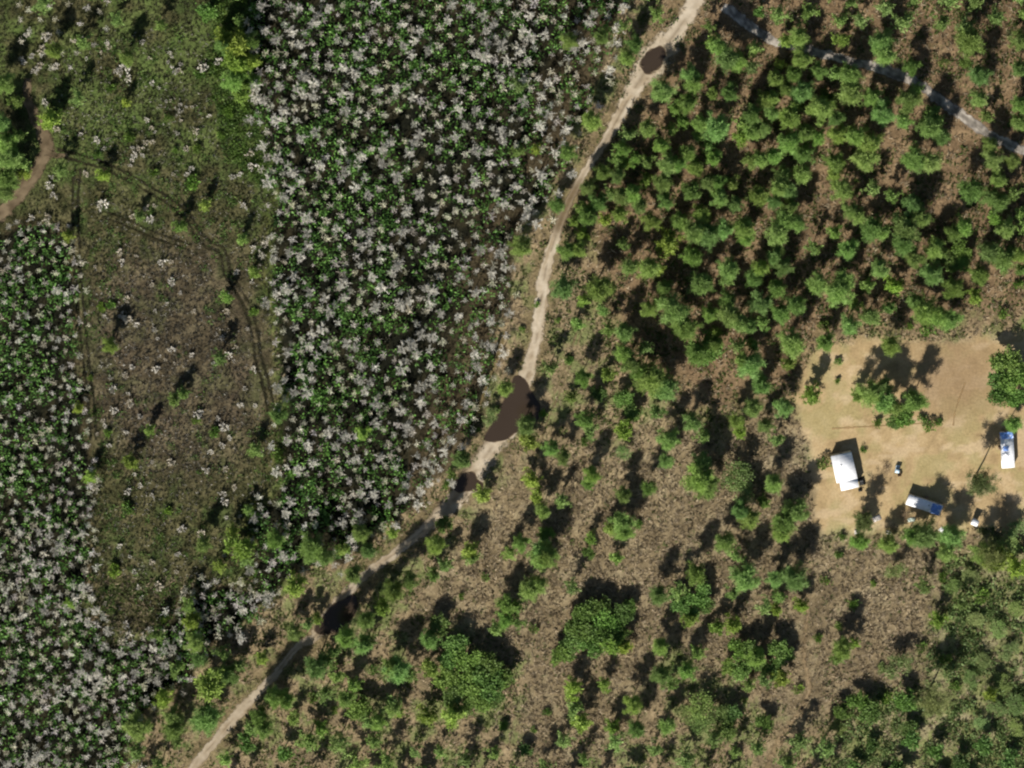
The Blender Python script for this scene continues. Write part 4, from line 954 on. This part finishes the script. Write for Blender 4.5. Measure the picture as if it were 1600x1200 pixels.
def gable(L, W, z, rise, over, thick=.06):
    """low gable slab, ridge along x"""
    hl, hw = L / 2 + over, W / 2 + over
    p = np.array([[-hl, -hw, z], [hl, -hw, z], [hl, 0, z + rise], [-hl, 0, z + rise], [hl, hw, z], [-hl, hw, z]])
    q = p + np.array([0, 0, thick])
    v = np.concatenate([p, q])
    f = [[3, 2, 1], [3, 1, 0], [5, 4, 2], [5, 2, 3], [6, 7, 8], [6, 8, 9], [9, 8, 10], [9, 10, 11],
         [0, 1, 7], [0, 7, 6], [4, 5, 11], [4, 11, 10], [1, 2, 8], [1, 8, 7], [2, 4, 10], [2, 10, 8], [3, 0, 6], [3, 6, 9], [5, 3, 9], [5, 9, 11]]
    return v, np.array(f), np.zeros(3)
def window(par, x, y, z, w, h, along='x', sgn=1):
    t = .05
    if along == 'x':
        fr = part('window', [box((x, y, z + h / 2), (w + .12, t, .06)), box((x, y, z - h / 2), (w + .12, t, .06)), box((x - w / 2, y, z), (.06, t, h)), box((x + w / 2, y, z), (.06, t, h)), box((x, y, z), (.04, t, h))], 'metal', par)
        part('pane', [box((x, y - sgn * .015, z), (w, .02, h))], 'glass', fr)
    else:
        fr = part('window', [box((x, y, z + h / 2), (t, w + .12, .06)), box((x, y, z - h / 2), (t, w + .12, .06)), box((x, y - w / 2, z), (t, .06, h)), box((x, y + w / 2, z), (t, .06, h)), box((x, y, z), (t, .04, h))], 'metal', par)
        part('pane', [box((x - sgn * .015, y, z), (.02, w, h))], 'glass', fr)
def mobile_home(label, px, py, rz, L, W, Hh, group, roof='white_roof', wall='white_wall', notch=False, wheels=True):
    o = thing('mobile_home', label, 'home', px, py, rz, group, z=Hh)
    eave = Hh - .28
    base_z = .55
    body = [box((0, 0, (base_z + eave) / 2), (L, W, eave - base_z))]
    if notch: body = [box((L * .125, 0, (base_z + eave) / 2), (L * .75, W, eave - base_z)), box((-L * .375, -W * .06, (base_z + eave) / 2 - .004), (L * .25, W * .88, eave - base_z - .008))]
    part('wall', body, wall, o)
    if notch:
        rf = part('roof', [gable(L * .75, W, eave, .12, .18)], roof, o); rf.location.x = L * .125
        r2 = part('roof_extension', [gable(L * .25, W * .86, eave - .035, .10, .15)], roof, o); r2.location = (-L * .375 + .02, -W * .06, 0)
        ribs = L * .75; off = 0
    else:
        rf = part('roof', [gable(L, W, eave, .10, .10)], roof, o); ribs = L
    n = int(ribs / .95)
    W2 = W / 2 + (.18 if notch else .10); rise = .12 if notch else .10
    shp = []
    for i in range(n):
        x = -ribs / 2 + (i + .5) * ribs / n
        for s in (-1, 1):
            A = np.array([[x, s * W2, eave + .075]]); B = np.array([[x, 0, eave + rise + .075]])
            shp.append(prisms(A, B, .022, .022, 4, np.zeros(3)))
    part('roof_rib', shp, roof, rf)
    part('roof_vent', [box((ribs * .12, W * .12, eave + rise + .12), (.4, .4, .3))], 'metal', rf)
    part('skirting', [box((0, 0, base_z / 2 - .05), (L * .97, W * .93, base_z + .1))] if not notch else [box((L * .125, 0, .25), (L * .73, W * .94, .62)), box((-L * .37, -W * .06, .25), (L * .23, W * .82, .60))], 'cream', o)
    for sgn in (-1, 1):
        yy = sgn * (W / 2 + .012)
        for k, x in enumerate((-.3, .02, .36) if not notch else (.02, .2, .4)):
            if sgn == 1 and k == 1:
                d = part('door', [box((x * L, yy, base_z + 1.0), (.9, .05, 2.0))], 'palewood', o)
                part('handle', [box((x * L + .35, yy + .05, base_z + 1.0), (.1, .06, .04))], 'metal', d)
                part('step', [box((x * L, yy + .45, .14), (1.1, .7, .28)), box((x * L, yy + .3, .4), (1.1, .4, .24))], 'wood', o)
            else:
                window(o, x * L, yy, base_z + 1.35, 1.1, .8, 'x', sgn)
    window(o, L / 2 + .012, 0, base_z + 1.35, 1.0, .8, 'y', 1)
    if not notch:
        part('tow_hitch', [box((L / 2 + .5, 0, .5), (1.1, .08, .08), .25), box((L / 2 + .5, 0, .5), (1.1, .08, .07), -.25)], 'dark', o)
    return o
def tarp(label, px, py, rz, w, l, z, eave_w, seed, group):
    """wrinkled sheet lying on a roof and hanging a little over its edge"""
    r = np.random.default_rng(seed)
    n, m = 40, 34
    u = np.linspace(-.5, .5, n); v = np.linspace(-.5, .5, m)
    U, Vv = np.meshgrid(u, v, indexing='ij')
    U = U + (fbm(Vv * 4 + seed, U * 4, 2) - .5) * .12
    x = U * w; y = Vv * l
    over = np.maximum(np.abs(y) - eave_w / 2, 0)
    zz = z + .16 * (1 - np.abs(y) / (eave_w / 2 + .1)) - over * 1.6 + np.abs(fbm(U * 7 + seed, Vv * 7, 3) - .5) * .38 + .05
    V = np.stack([x, np.clip(y, -eave_w / 2 - .12, eave_w / 2 + .12), zz], -1).reshape(-1, 3)
    i = (np.arange(n - 1)[:, None] * m + np.arange(m - 1)[None]).ravel()
    F = np.stack([i, i + m, i + m + 1, i + 1], -1)
    me = mesh_from('blue_tarp', V, F, None, M['tarp'], True)
    o = link('blue_tarp', me); p = G(px, py, z)
    o.location = (p[0], p[1], 0); o.rotation_euler = (0, 0, rz)
    return tag(o, label, 'tarp', group)

HG = 'mobile homes in the clearing'
# long axis of the white-roofed home runs from its lower end to its upper end in the picture
mobile_home('white-roofed wide home with a notched lower left corner in the clearing', 1320.5, 737.5, R_(90 + 13.3), 11.4, 6.3, 3.7, HG, notch=True)
mobile_home('slanting white trailer home half covered by a blue tarp', 1444.5, 757.5 + 32, R_(-18.8), 11.2, 3.2, 3.0, HG, wall='cream')
mobile_home('upright white trailer with a blue upper end near the right edge', 1574.3, 703.5, R_(90 - 176.2 + 180 - .0), 11.4, 3.9, 2.8, HG)
tarp('rumpled blue tarp over the right end of the slanting trailer', 1462, 795.5, R_(-18.8), 3.0, 3.3, 2.72, 3.4, 3, 'blue tarps on trailer roofs')
tarp('blue tarp over the upper end of the upright trailer', 1572.6, 680.5, R_(3.8), 4.1, 2.2, 2.68, 2.4, 5, 'blue tarps on trailer roofs').rotation_euler = (0, 0, R_(3.8))
tarp('small blue tarp patch on the middle of the upright trailer roof', 1571.5, 701, R_(3.8), 1.7, 1.5, 2.72, 1.7, 8, 'blue tarps on trailer roofs')

# little white shed
o = thing('white_shed', 'little white shed standing alone below the lone clearing pine', 'shed', 1523.5, 817, R_(-24), z=2.9)
part('wall', [box((0, 0, 1.3), (1.8, 1.6, 2.7))], 'white_wall', o)
rf = part('roof', [gable(2.0, 1.8, 2.66, .25, .1)], 'white_roof', o)
part('ridge_cap', [box((0, 0, 2.98), (2.2, .16, .03))], 'white_roof', rf)
d = part('door', [box((0, .82, 1.05), (.8, .05, 1.95))], 'palewood', o)
part('handle', [box((.3, .86, 1.05), (.05, .06, .14))], 'metal', d)

# pale blue cart
def wheel(r, w, seg=14):
    th = np.arange(seg) * 2 * np.pi / seg
    ring = np.column_stack([np.cos(th) * r, np.zeros(seg), np.sin(th) * r])
    V = np.concatenate([ring + [0, -w / 2, 0], ring + [0, w / 2, 0], [[0, -w / 2, 0], [0, w / 2, 0]]])
    f = []
    for i in range(seg):
        j = (i + 1) % seg
        f += [[i, j, j + seg], [i, j + seg, i + seg], [2 * seg, j, i], [2 * seg + 1, i + seg, j + seg]]
    return V, np.array(f), np.zeros(3)
o = thing('utility_cart', 'small pale blue and white open cart parked mid clearing right of the white-roofed home', 'cart', 1402, 732, R_(80))
part('body', [box((0, 0, .5), (2.5, 1.25, .4)), box((.95, 0, .8), (.6, 1.2, .3)), box((-.9, 0, .82), (.65, 1.2, .3))], 'paleblue', o)
part('seat', [box((-.15, 0, .82), (.55, 1.1, .2)), box((-.42, 0, 1.1), (.12, 1.1, .5))], 'blueseat', o)
part('cargo_bed', [box((-1.0, 0, 1.0), (.5, .95, .04))], 'palegreen', o)
part('windscreen', [box((.62, 0, 1.25), (.04, 1.1, .6))], 'glass', o)
st_ = part('steering_wheel', [box((.35, .28, 1.05), (.04, .34, .34))], 'dark', o)
part('roof', [box((-.35, 0, 1.9), (1.1, 1.25, .06))], 'paleblue', o)
for sx in (-.85, .15):
    for sy in (-.58, .58): part('post', [box((sx, sy, 1.4), (.05, .05, 1.0))], 'metal', o)
for sx in (-.85, .85):
    for sy in (-.6, .6):
        w_ = part('wheel', [wheel(.3, .2)], 'dark', o); w_.location = (sx, sy, .3)
        part('rim', [wheel(.14, .23, 10)], 'metal', w_)

def crate(name, label, cat_, px, py, rz, size, mat, slats=5):
    o = thing(name, label, cat_, px, py, rz)
    L, W, H = size
    part('floor', [box((0, 0, .05), (L, W, .06))], mat, o)
    for i in range(slats):
        z = .12 + (H - .16) * (i + .5) / slats
        for s in (-1, 1):
            part('slat', [box((0, s * (W / 2 + .012), z), (L, .03, (H - .16) / slats * .82))], mat, o)
            part('slat', [box((s * (L / 2 + .012), 0, z), (.03, W, (H - .16) / slats * .82))], mat, o)
    return o
crate('wooden_crate', 'small dark brown wooden crate just below the pale blue cart', 'crate', 1405, 740, R_(12), (1.1, 1.3, .9), 'wood')

def boards(name, label, cat_, px, py, rz, n, L, w, mat, z0=.03):
    o = thing(name, label, cat_, px, py, rz)
    for i in range(n):
        part('board', [box(((i % 2) * .12 - .06, (i - n / 2 + .5) * w * 1.06, z0 + .04 + .015 * (i % 3)), (L, w, .05), rng.normal(0, .02))], mat, o)
    for s in (-1, 1):
        part('bearer', [box((s * L * .32, 0, z0 - .01), (.12, n * w, .06))], 'wood', o)
    return o
boards('board_stack', 'pinkish pale boards on the grass below the thin pine', 'boards', 1370, 810, R_(25), 5, 2.6, .32, 'palewood')
boards('board_stack', 'pale greenish boards under the brown leafless trees', 'boards', 1424, 812, R_(8), 4, 2.4, .3, 'palegreen')
boards('board_stack', 'scattered pale boards in the grass under the leftmost brown leafless tree', 'boards', 1388, 832, R_(-30), 4, 1.6, .28, 'palewood')

def heap(name, label, cat_, px, py, rz, L, W, H, mat, seed):
    n, m = 26, 22
    u = np.linspace(-1, 1, n); v = np.linspace(-1, 1, m); U, Vv = np.meshgrid(u, v, indexing='ij')
    rr = np.maximum(np.abs(U), np.abs(Vv)) ** 3
    z = H * (1 - rr) * (.7 + .6 * fbm(U * 3 + seed, Vv * 3, 3)) + .03
    x = U * L / 2 * (1 + .15 * (fbm(Vv * 2 + seed, U * 2, 2) - .5)); y = Vv * W / 2 * (1 + .2 * (fbm(U * 2, Vv * 2 + seed, 2) - .5))
    V = np.stack([x, y, z], -1).reshape(-1, 3)
    i = (np.arange(n - 1)[:, None] * m + np.arange(m - 1)[None]).ravel()
    F = np.stack([i, i + m, i + m + 1, i + 1], -1)
    o = link(name, mesh_from(name, V, F, None, M[mat], True)); p = G(px, py, 0)
    o.location = (p[0], p[1], -.02); o.rotation_euler = (0, 0, rz)
    return tag(o, label, cat_)
heap('dark_mound', 'dark mound added for a shadow against the right side of the white-roofed home', 'heap', 1346.5, 752, R_(13), 1.9, 2.7, 1.0, 'moundblack', 2)  # black mound added in place of a shadow beside the home
heap('dark_mound', 'small dark heap at the lower right corner of the white-roofed home', 'heap', 1344, 765.5, R_(13), 1.2, 1.0, .8, 'moundblack', 6)  # plain near-black mound, smaller than the one above
heap('sheet_heap', 'crumpled white sheet on the ground below the slanting trailer', 'sheet', 1473, 829, R_(-40), 2.4, 1.5, .5, 'white_roof', 9)
heap('sheet_heap', 'small round pale heap in the grass below the thin pine', 'heap', 1339, 831, 0, 1.6, 1.5, .6, 'palewood', 12)

# brush pile
r = np.random.default_rng(77); n = 90
A = np.column_stack([r.normal(0, .75, n), r.normal(0, 1.1, n), r.uniform(.0, .5, n)]); D = r.normal(size=(n, 3)) * np.array([1, 1, .25])
br = prisms(A, A + nrm(D) * r.uniform(.6, 1.6, (n, 1)) * np.array([1, 1, 1]), .05, .02, 4, lerp(np.array([.10, .07, .04]), np.array([.28, .21, .13]), r.random((n, 1))))
br[0][:, 2] = np.maximum(br[0][:, 2], -.05)
o = link('brush_pile', mesh_from('brush_pile', *br, mat=M['bark'])); p = G(1386, 729, 0); o.location = tuple(p)
tag(o, 'loose pile of brown brushwood left of the pale blue cart', 'brush')
